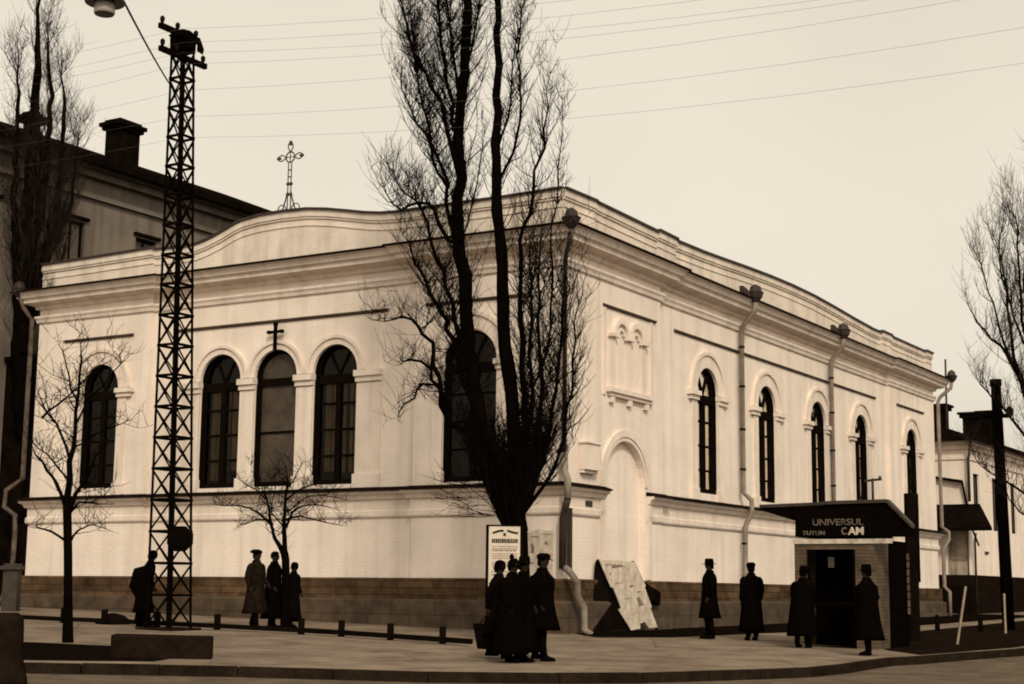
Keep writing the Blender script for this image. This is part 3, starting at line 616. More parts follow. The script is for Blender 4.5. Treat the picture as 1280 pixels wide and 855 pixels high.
for a, b, c, d in ops:
    mb = MB(); y = 20.16
    for p, q in (((a, c), (a+.09, d)), ((b-.09, c), (b, d)), ((a+.09, c), (b-.09, c+.09)), ((a+.09, d-.09), (b-.09, d)), (((a+b)/2-.03, c+.09), ((a+b)/2+.03, d-.09))): mb.box(p[0], q[0], y-.03, y+.04, p[1], q[1])
    mb.box(a-.12, b+.12, 19.88, 20.0, d+.06, d+.16)
    wn = gb(sh(mb, OX, OY, OZ), 'window', M['frame']); g = MB(); g.box(a+.04, b-.04, 20.17, 20.19, c+.04, d-.04); sh(g, OX, OY, OZ).build('pane', M['greywall'] if a == 2.2 else M['stainpane'], wn)

lk = MB(); lk.box(.25, .55, 18.2, 19.96, -1.6, 6.9); lk.box(.15, .65, 18.2, 19.96, 6.9, 7.05)  # near-black wall filling the gap between the hall and the grey house
tag(lk.build('link_wall', M['brickdark'], dz=0), 'narrow near-black wall closing the gap at the left end of the white hall', 'wall')
bpy.data.objects['link_wall'].matrix_world = hall_matrix @ Matrix.Translation((0, 0, DZ))

rn = empty('street_house', W(36, 0, -1.2), ROT, 'low white house with dark plinth and hipped roof beyond the hall at right', 'building')
OX, OY, OZ = 36, 0, -1.2
ops = [(36.9, 37.9, 3.0, 5.4), (40.1, 41.1, 3.0, 5.4), (43.4, 44.4, 3.0, 5.4), (46.7, 47.7, 3.0, 5.4), (50, 51, 3.0, 5.4)]
mb = MB(); opening_wall(mb, 36, 62, .95, 6.8, 0, ops, .22)
D0, D1, DB, DT = -.0+.05, .95, .55, 2.9
mb.quad((36, 0, .95), (36, D0, .95), (36, D0, 6.8), (36, 0, 6.8)); mb.quad((36, D0, DT), (36, D1, DT), (36, D1, 6.8), (36, D0, 6.8)); mb.quad((36, D1, .95), (36, 12, .95), (36, 12, 6.8), (36, D1, 6.8))
mb.quad((62, 0, .95), (62, 12, .95), (62, 12, 6.8), (62, 0, 6.8))
sh(mb, OX, OY, OZ).build('wall', M['plaster'], rn)
mb = MB(); mb.box(35.93, 62.1, -.07, .5, -2.5, .95); mb.box(35.93, 36.5, .5, 12, -2.5, .95); sh(mb, OX, OY, OZ).build('plinth', M['soil2'], rn)
mb = MB()
for z0, z1, e in ((5.95, 6.08, .06), (6.4, 6.6, .12), (6.6, 6.8, .28)): mb.box(36-e, 62, -e, .3, z0, z1); mb.box(36-e, 36.3, .3, 12, z0, z1)
sh(mb, OX, OY, OZ).build('cornice', M['trim'], rn)
mb = MB(); e = .5; A = [(36-e, -e, 6.82), (62, -e, 6.82), (62, 12.5, 6.82), (36-e, 12.5, 6.82)]; R0, R1 = (41.5, 6, 9.3), (62, 6, 9.3)
mb.quad(A[0], A[1], R1, R0); mb.quad(A[2], A[3], R0, R1); mb.quad(A[3], A[0], R0); mb.quad(*A); mb.box(36-e-.05, 62, -e-.06, -e, 6.72, 6.9); mb.box(36-e-.06, 36-e, -e, 12.5, 6.72, 6.9)
rf = sh(mb, OX, OY, OZ).build('roof', M['roofdark'], rn)
for (x0, x1, y0, y1, zb, zt) in ((37.4, 38.2, 1.35, 2.35, 6.9, 8.6), (39.0, 39.7, .3, .95, 6.9, 8.35), (42.2, 42.9, .3, 1.0, 6.9, 8.75)):
    mb = MB(); mb.box(x0, x1, y0, y1, zb, zt-.25); mb.box(x0-.12, x1+.12, y0-.12, y1+.12, zt-.25, zt-.1); mb.box(x0-.2, x1+.2, y0-.2, y1+.2, zt-.097, zt)
    ch = sh(mb, OX, OY, OZ).build('chimney', M['brickdark'], rf)
mb = MB(); mb.tube([(37.3, 1.2, 6.9), (37.25, 1.15, 10.6)], .045, 6); sh(mb, OX, OY, OZ).build('mast', M['darkzinc'], rf)
for a, b, c, d in ops:
    mb = MB(); y = .12
    for p, q in (((a, c), (a+.1, d)), ((b-.1, c), (b, d)), ((a+.1, c), (b-.1, c+.1)), ((a+.1, d-.1), (b-.1, d)), (((a+b)/2-.04, c+.1), ((a+b)/2+.04, d-.1)), ((a+.1, 4.6), ((a+b)/2-.04, 4.68))): mb.box(p[0], q[0], y-.03, y+.04, p[1], q[1])
    wn = sh(mb, OX, OY, OZ).build('window', M['frame'], rn); g = MB(); g.box(a+.05, b-.05, .13, .15, c+.05, d-.05); sh(g, OX, OY, OZ).build('pane', M['stainpane'], wn)
mb = MB(); mb.box(36.12, 36.2, D0, D1, DB, DT); mb.box(36.08, 36.12, D0+.12, D1-.12, DB+.1, DB+.9); mb.box(36.08, 36.12, D0+.12, D1-.12, DB+1.05, DT-.15); sh(mb, OX, OY, OZ).build('door', M['door'], rn)
mb = MB(); mb.box(35.4, 36, -.15, 1.1, -2, .5); sh(mb, OX, OY, OZ).build('doorstep', M['soil'], rn)
mb = MB()                                           # lean-to canopy over the door
P = [(35.98, 1.45, 4.0), (35.98, -.5, 4.0), (34.9, -1.25, 2.95), (34.9, 1.45, 2.95)]
mb.quad(*P); mb.quad(*[(a+.03, b, c-.12) for a, b, c in P])
for i in range(4):
    a, b = P[i], P[(i+1) % 4]; mb.quad(a, b, (b[0]+.03, b[1], b[2]-.12), (a[0]+.03, a[1], a[2]-.12))
mb.bar((34.95, 1.4, 2.9), (35.98, 1.4, 2.2), .06); mb.bar((34.95, -.4, 2.9), (35.98, -.4, 2.2), .06); mb.box(34.88, 34.96, -1.25, 1.45, 2.80, 2.93)
sh(mb, OX, OY, OZ).build('door_canopy', M['roofdark'], rn)
mb = MB(); mb.bar((35.9, 1.5, 5.2), (35.85, .2, 4.97), .22, .12); mb.tube([(35.85, .2, 4.95), (35.9, .05, 4.0)], .05, 6); sh(mb, OX, OY, OZ).build('ledge', M['roofdark'], rn)
mb = MB(); mb.tube([(35.6, -.3, 6.7), (35.85, -.1, 5.9), (35.85, -.1, 4.1)], .06, 8); mb.tube([(36.3, -.2, 2.75), (36.4, -.12, 2.4), (36.4, -.12, -.8)], .05, 8); sh(mb, OX, OY, OZ).build('downpipe', M['darkzinc'], rn)
for x in (38.4, 41.8): 
    mb = MB(); mb.box(x, x+.5, -.06, .02, 1.9, 2.02); sh(mb, OX, OY, OZ).build('vent', M['darkzinc'], rn)

# ------------------------------------------------------------------ kiosk
Q = Vector((7.69, 33.6)); kz = gz(Q.x, Q.y)
U = -eL; V = eR                                      # u: along the front to the right, v: backwards
KW, KD = 1.765, 2.33
kio = empty('newspaper_kiosk', (Q.x-U.x*KW, Q.y-U.y*KW, kz-.03), math.atan2(U.y, U.x), 'dark newspaper and tobacco kiosk with flat canopy and pale sign letters at the pavement corner', 'kiosk')
KH = 1.23+CAMZ-kz                                    # height of the canopy underside
kb = MB()
kb.box(0, .27, 0, .07, 0, KH); kb.box(1.36, KW, 0, .07, 0, KH); kb.box(.27, 1.36, 0, .07, 2.12, KH)
kb.box(0, .07, .07, KD, 0, KH); kb.box(KW-.07, KW, .07, KD*.5, 0, KH); kb.box(.07, KW-.07, KD-.07, KD, 0, KH)
kb.build('body', M['kioskpanel'], kio)
kb = MB(); kb.box(KW-.07, KW, KD*.5+.002, KD, 0, KH); kb.box(KW+.0, KW+.04, KD*.42, KD*.5, 0, KH); kb.box(.0, KW, .08, .12, -.0, .08); kb.build('side_panel', M['kioskdark'], kio)
kb = MB(); kb.box(.1, KW-.1, 1.0, 1.05, 0, KH-.02); kb.box(.1, KW-.1, .1, KD-.1, .005, .03); kb.box(.29, .33, .02, .09, 0, 2.12); kb.box(1.30, 1.34, .02, .09, 0, 2.12); kb.box(.27, 1.36, -.16, .3, .95, 1.0)
kb.build('counter', M['kioskdark'], kio)
kb = MB(); kb.box(.42, .55, .93, .98, 1.75, 1.98); kb.build('notice', M['paper'], kio)
kb = MB(); kb.box(-.02, KW+.42, -.035, -.002, KH-.10, KH); kb.build('fascia_band', M['letter'], kio)
def kpl(px, py, v):                                  # photo point on the plane v behind the front, as (u, height)
    d = RIGHT*((px-640)/FPX) - UP*((py-427.5)/FPX) + FWD; n = Vector((V.x, V.y, 0)); o = Vector((0, 0, CAMZ)); p0 = Vector((Q.x, Q.y, 0))+n*v
    t = (p0-o).dot(n)/d.dot(n); p = o+d*t; r = p-Vector((kio.location.x, kio.location.y, kio.location.z)); return (r.x*U.x+r.y*U.y, r.z)
main = [kpl(x, y, -.04) for x, y in ((945, 637), (945, 634.5), (1030, 631), (1084, 629), (1084, 671), (994, 671), (994, 652))]
prof = [kpl(x, y, -.04) for x, y in ((994, 633), (1030, 631), (1109, 628.5), (1140, 660), (1140, 670.5), (994, 671))]
kb = MB(); kb.prism(main, (0, .2, 0), (1, 0, 0), (0, 0, 1), (0, 1, 0), 1.5); kb.prism(prof, (0, -.04, 0), (1, 0, 0), (0, 0, 1), (0, 1, 0), .238); kb.build('canopy', M['kioskdark'], kio)
kb = MB()
for lid, v0, dp in ((main[1:4], .16, 1.58), (prof[1:4], -.10, .258)):
    for a, b in zip(lid[:-1], lid[1:]):
        kb.prism([(a[0], a[1]+.004), (b[0], b[1]+.004), (b[0], b[1]+.075), (a[0], a[1]+.075)], (0, v0, 0), (1, 0, 0), (0, 0, 1), (0, 1, 0), dp)
kb.build('canopy_sheet', M['darkzinc'], kio)
def text(name, s, mat, parent, px0, px1, py0, py1, v=-.046, bold=.0):
    c = bpy.data.curves.new(name, 'FONT'); c.body = s; c.size = 1; c.extrude = .02; c.offset = bold
    o = bpy.data.objects.new('tmp', c); col.objects.link(o); dg = bpy.context.evaluated_depsgraph_get(); me = bpy.data.meshes.new_from_object(o.evaluated_get(dg)); bpy.data.objects.remove(o)
    xs_ = [q.co.x for q in me.vertices]; ys_ = [q.co.y for q in me.vertices]; a = kpl(px0, py1, v); b = kpl(px1, py0, v)
    sx = (b[0]-a[0])/(max(xs_)-min(xs_)); sy = (b[1]-a[1])/(max(ys_)-min(ys_))
    for q in me.vertices:
        x, y, z = q.co; q.co = (a[0]+(x-min(xs_))*sx, v+.0-(z)*.6, a[1]+(y-min(ys_))*sy)
    me.materials.clear(); me.materials.append(mat); me.name = name
    t = bpy.data.objects.new(name, me); col.objects.link(t); t.parent = parent; return t
text('sign_lettering', 'UNIVERSUL', M['dimletter'], kio, 1016, 1079, 648, 657, bold=.01)
text('sign_lettering', 'TUTUN', M['dimletter'], kio, 1003, 1031, 663.5, 669, bold=.03)
text('sign_lettering', 'C', M['dimletter'], kio, 1052, 1058.5, 659, 668.6, bold=.03)
text('sign_lettering', 'AM', M['letter'], kio, 1060, 1079.5, 658.5, 668.6, bold=.035)
for i in range(8):                                   # newspapers pegged down the right-hand side
    kb = MB(); z = .75+i*.17; kb.box(KW+.045, KW+.06, KD*.90, KD*.97, z, z+.14); kb.build('newspaper', M['kioskpanel'], kio)
mb = MB(); mp_ = (1.45, 1.0); zt_ = main[3][1]+.05
mb.tube([(mp_[0], mp_[1], zt_), (mp_[0], mp_[1], zt_+.55)], .03, 6); mb.bar((mp_[0]-.17, mp_[1], zt_+.5), (mp_[0]+.2, mp_[1], zt_+.53), .05); mb.tube([(mp_[0]+.17, mp_[1], zt_+.5), (mp_[0]+.17, mp_[1], zt_+.6)], .035, 6)
mb.build('roof_bracket', M['darkzinc'], kio)
b0 = at(1139, 668, 38.6); b1 = at(1141, 617, 38.6)
mb = MB(); mb.box(-.17, .17, -.04, .04, 0, b1.z-gz(b0.x, b0.y)); mb.box(-.2, .2, -.06, .06, b1.z-gz(b0.x, b0.y)-.9, b1.z-gz(b0.x, b0.y)-.82); mb.box(.14, .2, -.07, -.042, 1.4, b1.z-gz(b0.x, b0.y))
o = mb.build('notice_board', M['wood']); o.location = (b0.x, b0.y, gz(b0.x, b0.y)); o.rotation_euler = (0, 0, .5)
tag(o, 'tall narrow dark board standing upright behind the right end of the kiosk canopy', 'board')

# ------------------------------------------------------------------ lattice mast
TC = Vector((-7.36, 34.65)); tz = gz(TC.x, TC.y)
tw = empty('lattice_mast', (TC.x, TC.y, tz), ROT, 'tall dark steel lattice mast with cross arms and a hooded box on top', 'mast')
top = at(228.5, 62, 34.65); TH = top.z-tz; TOFF = Matrix.Rotation(-ROT, 4, 'Z') @ Vector((top.x-TC.x, top.y-TC.y, 0))
B0, B1 = .70/2, .385/2
def tp(i, j, z):                                     # i, j = -1/1 corner, tapered and leaning very slightly
    t = z/TH; b = B0+(B1-B0)*t; return Vector((i*b+TOFF.x*t, j*b+TOFF.y*t, z))
CORN = [(-1, -1), (1, -1), (1, 1), (-1, 1)]
for i, j in CORN:
    m1 = MB()
    p0, p1 = tp(i, j, -.1), tp(i, j, TH+.15); ww = .085 if (i, j) == (-1, -1) else .066
    for dx, dy in ((1, 0), (0, 1)):
        off = Vector((-i*dx, -j*dy, 0))*ww/2; n = len(m1.v)
        th = Vector((-i*dy, -j*dx, 0))*.012
        for p in (p0, p1): m1.v += [tuple(p), tuple(p+off*2), tuple(p+off*2+th), tuple(p+th)]
        for f in ((0, 1, 5, 4), (1, 2, 6, 5), (2, 3, 7, 6), (3, 0, 4, 7), (0, 3, 2, 1), (4, 5, 6, 7)): m1.f.append(tuple(n+q for q in f)); m1.sm.append(False)
    m1.build('leg', M['iron'], tw)
NP = 19; zl = [.06]+[.06+(TH-.1)*(q+1)/NP for q in range(NP)]
for q in range(NP):
    z0, z1 = zl[q], zl[q+1]; m1 = MB()
    for e in range(4):
        a, b = CORN[e], CORN[(e+1) % 4]
        m1.bar(tp(*a, z1), tp(*b, z1), .035, .055)
        m1.bar(tp(*a, z0), tp(*b, z1), .028); m1.bar(tp(*b, z0), tp(*a, z1), .026)
    m1.build('bracing', M['iron'], tw)
m1 = MB(); c = tp(0, 0, TH); m1.loft([(TH-.02, c.x, c.y, .29, .29), (TH+.30, c.x, c.y, .30, .30), (TH+.31, c.x, c.y, .34, .34), (TH+.42, c.x, c.y, .20, .20), (TH+.48, c.x, c.y, .04, .04)], 8, sm=False)
m1.prism([(0, 0), (.14, -.08), (.16, .02), (.06, .28), (0, .3)], (c.x+.2, c.y-.25, TH+.02), (.7, -.7, 0), (0, 0, 1), (.7, .7, 0), .12)
m1.build('hood', M['iron'], tw)
for zz, l0, l1 in ((TH+.22, 1.02, .25), (TH-.30, .98, .52)):
    m1 = MB(); m1.box(c.x-l0, c.x+l1, c.y-B1-.10, c.y-B1-.002, zz-.06, zz+.06); ca = m1.build('crossarm', M['iron'], tw)
    for dx in (-l0+.08, -.45, l1-.1):
        m1 = MB(); m1.loft([(zz+.06, c.x+dx, c.y-B1-.05, .02, .02), (zz+.12, c.x+dx, c.y-B1-.05, .05, .05), (zz+.2, c.x+dx, c.y-B1-.05, .055, .055), (zz+.24, c.x+dx, c.y-B1-.05, .02, .02)], 8); m1.build('insulator', M['sheet'], ca)
z0 = at(222, 674, 34.4).z-tz; m1 = MB()
a8 = [(.29*cos(pi/8+k*pi/4), .29*sin(pi/8+k*pi/4)) for k in range(8)]
d = Matrix.Rotation(-ROT, 3, 'Z') @ Vector((1, .1, 0)); n_ = Matrix.Rotation(-ROT, 3, 'Z') @ Vector((.1, -1, 0)); pc = tp(-1, -1, z0)+d*.20+n_*.04
m1.prism(a8, pc, d, (0, 0, 1), n_, .16); m1.prism([(x*.7, y*.7) for x, y in a8], pc+n_*.16, d, (0, 0, 1), n_, .04)
m1.build('junction_box', M['iron'], tw)
m1 = MB(); m1.box(-.5, .5, -.5, .5, -.3, .05); m1.build('footing', M['block'], tw, bevel=.02)

# low block in front of the mast
mb = MB(); A = at(137, 826, 24.6); B = at(270, 819, 25.2); x0, x1 = A.x, B.x; yy = 24.6; zb = gz(-5, 25)
mb.prism([(0, zb-.2), (x1-x0, zb-.2), (x1-x0, zb+.33), (0, zb+.36)], (x0, yy, 0), (1, .16, 0), (0, 0, 1), (-.16, 1, 0), .75)
tag(mb.build('masonry_block', M['block'], bevel=.025), 'long low dark masonry block on the pavement in front of the lattice mast', 'block')
mb = MB(); g0 = gz(-6.3, 20.9)-.14
mb.loft([(g0-.05, 0, 0, .36, .34), (g0+.10, 0, 0, .33, .32), (g0+.35, 0, 0, .27, .27), (g0+.75, 0, 0, .26, .26), (g0+.86, 0, 0, .25, .25), (g0+.92, 0, 0, .18, .18)], 14)
o = mb.build('guard_stone', M['block']); o.location = (-6.62, 21.0, 0); tag(o, 'squat dark guard stone with flared foot at the kerb in the bottom left corner', 'bollard')
pc = at(13, 762, 43.5)
mb = MB(); h0 = gz(pc.x, pc.y); ht = at(13, 706, 43.5).z
mb.box(pc.x-.2, pc.x+.2, pc.y-.2, pc.y+.2, h0-.1, ht-.14); mb.box(pc.x-.27, pc.x+.27, pc.y-.27, pc.y+.27, ht-.14, ht-.03); mb.box(pc.x-.2, pc.x+.2, pc.y-.2, pc.y+.2, ht-.03, ht+.03)
tag(mb.build('gate_pillar', M['darkzinc'], bevel=.015), 'short stone gate pillar with a flat cap at the left end of the hall', 'pillar')
mb = MB(); pc = Vector((-9.15, 36.9)); h0 = gz(*pc)
mb.loft([(h0-.02, pc.x, pc.y, .42, .3), (h0+.10, pc.x+.02, pc.y, .36, .26), (h0+.2, pc.x+.03, pc.y, .22, .17), (h0+.25, pc.x+.02, pc.y, .05, .05)], 12, fold=lambda i, a: .12*sin(3*a+i))
tag(mb.build('soil_heap', M['soil']), 'small dark heap of soil on the pavement left of the lattice mast', 'heap')

# low rail fence along the pavement
rail = [(-11.6, 37.45), (-10.25, 36.75), (-9.25, 36.5), (-6.43, 35.2), (-4.42, 34.0), (-3.5, 33.4), (-1.3, 31.4), (-.72, 30.85)]
lf = empty('low_rail_fence', (-5, 34.3, gz(-5, 34.3)), 0, 'low dark rail on short posts running across the pavement in front of the white hall', 'fence')
mb = MB()
for a, b in zip(rail[:-1], rail[1:]):
    pa_ = Vector((a[0]+5, a[1]-34.3, gz(*a)+.09-lf.location.z)); pb_ = Vector((b[0]+5, b[1]-34.3, gz(*b)+.09-lf.location.z)); mb.bar(pa_, pb_, .09, .10)
mb.build('rail', M['wood'], lf)
for (x, y) in rail[1:-1]+[(-7.9, 35.85), (-2.4, 32.4)]:
    m1 = MB(); h = gz(x, y)-lf.location.z; m1.box(x+5-.065, x+5+.065, y-34.3+.05, y-34.3+.18, h-.1, h+.34); m1.build('post', M['wood'], lf, bevel=.012)

# leaning notice board by the corner, poster board on the tree
BL = Vector((3.02, 40.15)); bz = gz(*BL)
bx = empty('leaning_board', (BL.x, BL.y, bz), 0, 'pale notice board with torn bills leaning sideways against the corner of the hall', 'board')
top0 = at(748, 700, 39.25); b0 = at(788, 788, 40.0); b1 = at(822, 786, 40.7); t1 = at(795, 703, 40.9)
o0 = Vector((BL.x, BL.y, bz)); ex = (b1-b0); ey = (top0-b0); nn = ex.cross(ey).normalized()
if nn.y > 0: nn = -nn
def bd(u, v, d=0): return b0+ex*u+ey*v+nn*d-o0
mb = MB(); outline = [(0, 0), (.36, .02), (.42, .09), (.62, .11), (.66, .02), (1, .02), (1.05, .3), (1.12, .32), (1.18, .6), (1.24, .62), (1.26, .96), (.6, .99), (.0, 1.0), (-.03, .62), (.05, .6), (.0, .32), (-.12, .3)]
mb.prism(outline, bd(0, 0), ex, ey, nn, .03); mb.build('panel', M['bills'], bx)
mb = MB(); r_ = random.Random(3)
for (u, v, a, b) in ((.3, .88, .5, .05), (.12, .78, .08, .05), (.62, .60, .2, .04), (.66, .33, .2, .14), (.8, .52, .2, .03), (.1, .92, .5, .02), (.15, .66, .4, .012), (.2, .44, .35, .012)):
    mb.prism([(u, v), (u+a, v+.02), (u+a*.8, v+b), (u+.05, v+b*.9)], bd(0, 0, .032), ex, ey, nn, .003)
mb.build('bill', M['fadedink'], bx)
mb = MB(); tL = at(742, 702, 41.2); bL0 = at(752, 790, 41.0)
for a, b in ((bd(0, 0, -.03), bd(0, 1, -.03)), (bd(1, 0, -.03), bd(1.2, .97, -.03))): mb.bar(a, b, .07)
q0, q1 = bd(-.02, .99, -.05), bd(.05, .04, -.05); q2 = at(741, 792, 38.7)-o0; q3 = at(744, 704, 39.15)-o0  # dark leaf behind the panel, also shaped as the board's shadow on the left
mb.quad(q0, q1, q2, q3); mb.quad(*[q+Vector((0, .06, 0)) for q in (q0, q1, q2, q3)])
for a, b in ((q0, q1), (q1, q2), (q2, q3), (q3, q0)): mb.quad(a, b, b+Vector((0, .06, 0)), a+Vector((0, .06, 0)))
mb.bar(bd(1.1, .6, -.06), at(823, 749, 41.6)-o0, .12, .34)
mb.build('support_and_shadow', M['wood'], bx)
PT = Vector((.12, 33.25)); 
ps = empty('poster_board', (-.2, 32.7, gz(-.2, 32.7)), 0, 'upright white poster with dark heading fixed to the trunk of the big double poplar', 'poster')
a0 = at(610, 752, 32.75); a1 = at(650.5, 658, 32.75); w_ = a1.x-a0.x; z0_ = a0.z-ps.location.z; z1_ = a1.z-ps.location.z; x0_ = a0.x-ps.location.x
mb = MB(); mb.box(x0_, x0_+w_, .06, .09, z0_, z1_); mb.build('sheet', M['paper'], ps)
mb = MB(); mb.box(x0_-.06, x0_, .05, .12, z0_-.02, z1_+.03); mb.box(x0_+w_, x0_+w_+.06, .05, .12, z0_-.02, z1_+.03); mb.box(x0_, x0_+w_, .05, .12, z1_, z1_+.03); mb.build('frame', M['wood'], ps)
mb = MB()
def pb(u0, u1, v0, v1): mb.box(x0_+u0*w_, x0_+u1*w_, .052, .058, z1_-v1*(z1_-z0_), z1_-v0*(z1_-z0_))
r_ = random.Random(5); u = .10                       # the heading is too blurred to read: a row of heavy letter shapes
while u < .9:
    wd = r_.uniform(.035, .055); pb(u, u+wd*.45, .168, .222); pb(u, u+wd, .168, .18 + r_.choice((0, .03))) ; pb(u+wd*.5, u+wd*.95, r_.choice((.19, .168)), .222); u += wd+.014
for k in range(8):
    t = k/7; pb(.12+.3*t, .17+.3*t, .075-.03*sin(pi*t*.5), .09-.03*sin(pi*t*.5)+.012); pb(.58+.3*t, .63+.3*t, .045+.03*sin(pi*t*.5), .06+.03*sin(pi*t*.5)+.012)
pb(.46, .54, .09, .13); mb.build('heading', M['ink'], ps)
mb = MB()
for k, v in enumerate((.265, .295, .315, .36, .39, .42, .47, .5, .53, .6, .64, .7, .74, .8, .86, .9)):
    u = .1
    while u < .88: wd = r_.uniform(.04, .14); pb(u, min(.92, u+wd), v, v+.009+(.006 if k == 2 else 0)); u += wd+.025
mb.build('print', M['fadedink'], ps)

# ------------------------------------------------------------------ utility pole, stakes, posts on the right
pb0 = Vector((15.3, 48.7)); zb = gz(*pb0); base = at(1261, 786, 48.7); tp_ = at(1244.5, 478, 48.7)
po = empty('utility_pole', (base.x, base.y, zb), 0, 'dark leaning wooden utility pole in front of the low house at the right', 'pole')
tv = tp_-Vector((base.x, base.y, zb))
mb = MB(); mb.tube([Vector((0, 0, -.2)), tv*.5, tv], [.19, .175, .155], 10); mb.build('pole', M['bark'], po)
mb = MB(); e0 = tv*.86; mb.bar(e0+Vector((-.05, -.18, 0)), e0+Vector((.35, -.18, .0)), .12); mb.loft([(e0.z+.0, e0.x+.33, e0.y-.18, .1, .1), (e0.z+.2, e0.x+.33, e0.y-.18, .12, .12), (e0.z+.3, e0.x+.33, e0.y-.18, .05, .05)], 8); mb.build('bracket', M['iron'], po)
mb = MB(); mb.tube([tv*.985, tv*1.012], .185, 10); mb.build('cap', M['sheet'], po)
s0 = at(1195, 806, 37.2); s1 = at(1207, 733, 37.2)
mb = MB(); mb.bar(s0-Vector((0, 0, .15)), s1, .06, .045); tag(mb.build('stake', M['palewood']), 'thin pale leaning stake in the earth verge right of the kiosk', 'stake')
s0 = at(1257, 792, 45.5); s1 = at(1255, 742, 45.5)
mb = MB(); mb.bar(s0-Vector((0, 0, .1)), s1, .07, .05); tag(mb.build('stake', M['palewood']), 'short pale upright stake standing beside the leaning utility pole', 'stake')
for px, lab in ((1172, 'short dark post on the verge just right of the kiosk'), (1226, 'short dark post on the verge between the leaning stake and the utility pole')):
    s0 = at(px, 791, 46.5); mb = MB(); h = gz(s0.x, s0.y); mb.loft([(h-.1, s0.x, s0.y, .08, .08), (h+.42, s0.x, s0.y, .07, .07), (h+.46, s0.x, s0.y, .03, .03)], 8)
    tag(mb.build('verge_post', M['wood']), lab, 'post', 'short posts along the verge')

# ------------------------------------------------------------------ street lamp on its span wire, overhead wires
LP = at(131, 6, 18.0); RAD = .225
la = empty('hanging_lamp', (LP.x, LP.y, LP.z), 0, 'dark enamel street lamp hanging from a wire over the street, top left', 'street lamp')
m1 = MB(); m1.loft([(.02, 0, 0, .235, .235), (.035, 0, 0, .24, .24), (.06, 0, 0, .23, .23), (.13, 0, 0, .16, .16), (.2, 0, 0, .1, .1), (.34, 0, 0, .085, .085), (.38, 0, 0, .03, .03)], 24); m1.build('lamp_shade', M['enamel'], la)
m1 = MB(); m1.loft([(-.12, 0, 0, .115, .115), (-.10, 0, 0, .125, .125), (.018, 0, 0, .12, .12)], 20); m1.build('lamp_collar', M['milk'], la)
m1 = MB(); m1.loft([(-.126, 0, 0, .10, .10), (-.123, 0, 0, .112, .112)], 20); m1.build('lamp_glass', M['enamel'], la)
m1 = MB(); m1.tube([(0, 0, .37), (0, 0, .72)], .012, 6); m1.build('hanger', M['iron'], la)
def wire(name, pts, r, label, cat='wire', group=None, mat='wire'):
    m1 = MB(); m1.tube(pts, r, 4, cap=False); return tag(m1.build(name, M[mat], fix=False), label, cat, group)
a = at(214, 108, 34.4); b = LP+Vector((0, 0, .72)); d = b-a
pts = []
for i in range(31):
    t = i/15; p = a+d*t; p = p+Vector((0, 0, -.25*4*(t/2)*(1-t/2)+(.25 if t == 1 else .25*4*.25*0)))
    pts.append(p)
corr = pts[15]-b
pts = [p-corr*min(1, 4*(i/30)*(1-i/30)) for i, p in enumerate(pts)]
wire('span_wire', pts, .016, 'taut lamp span wire running from the lattice mast out over the street', mat='iron')
topc = at(228, 75, 34.65)
spec = [(36, 84, 68, 640, 8, 'highest'), (53, 84, 86, 560, 34, 'second'), (66, 90, 96, 560, 50, 'third'), (80, 90, 115, 560, 62, 'fourth'), (113, 105, 142, 560, 90, 'fifth'), (146, 175, 156, 560, 128, 'sixth'), (172, 150, 187, 560, 160, 'lowest')]
DIRL = Vector((eL.x, eL.y, 0))
def on_line(px, py, base):                           # point on the vertical plane through the mast along the street
    n = Vector((eR.x, eR.y, 0)); dd = RIGHT*((px-640)/FPX) - UP*((py-427.5)/FPX) + FWD; o = Vector((0, 0, CAMZ)); t = (base-o).dot(n)/dd.dot(n); return o+dd*t
for k, (ym, xl, yl, xr, yr, wd) in enumerate(spec):
    base = topc+Vector((eR.x, eR.y, 0))*(-.9+.2*k)
    mid = on_line(228, ym, base); L_ = on_line(xl, yl, base); R_ = on_line(xr, yr, base)
    pts = []
    def sL(P): return (P-mid).dot(DIRL)
    lz = (L_.z-mid.z)/sL(L_); rz = (R_.z-mid.z)/(-sL(R_))
    for i in range(13):
        s_ = 30*(1-i/12); pts.append(mid+DIRL*s_+Vector((0, 0, lz*s_ + .0035*s_*(s_-sL(L_)))))
    for i in range(1, 15):
        s_ = 34*i/14; pts.append(mid-DIRL*s_+Vector((0, 0, rz*s_ + .0035*s_*(s_+sL(R_)))))
    wire('overhead_wire', pts, .0024, '%s of the overhead wires passing the lattice mast along the street' % wd, group='overhead wires along the street')
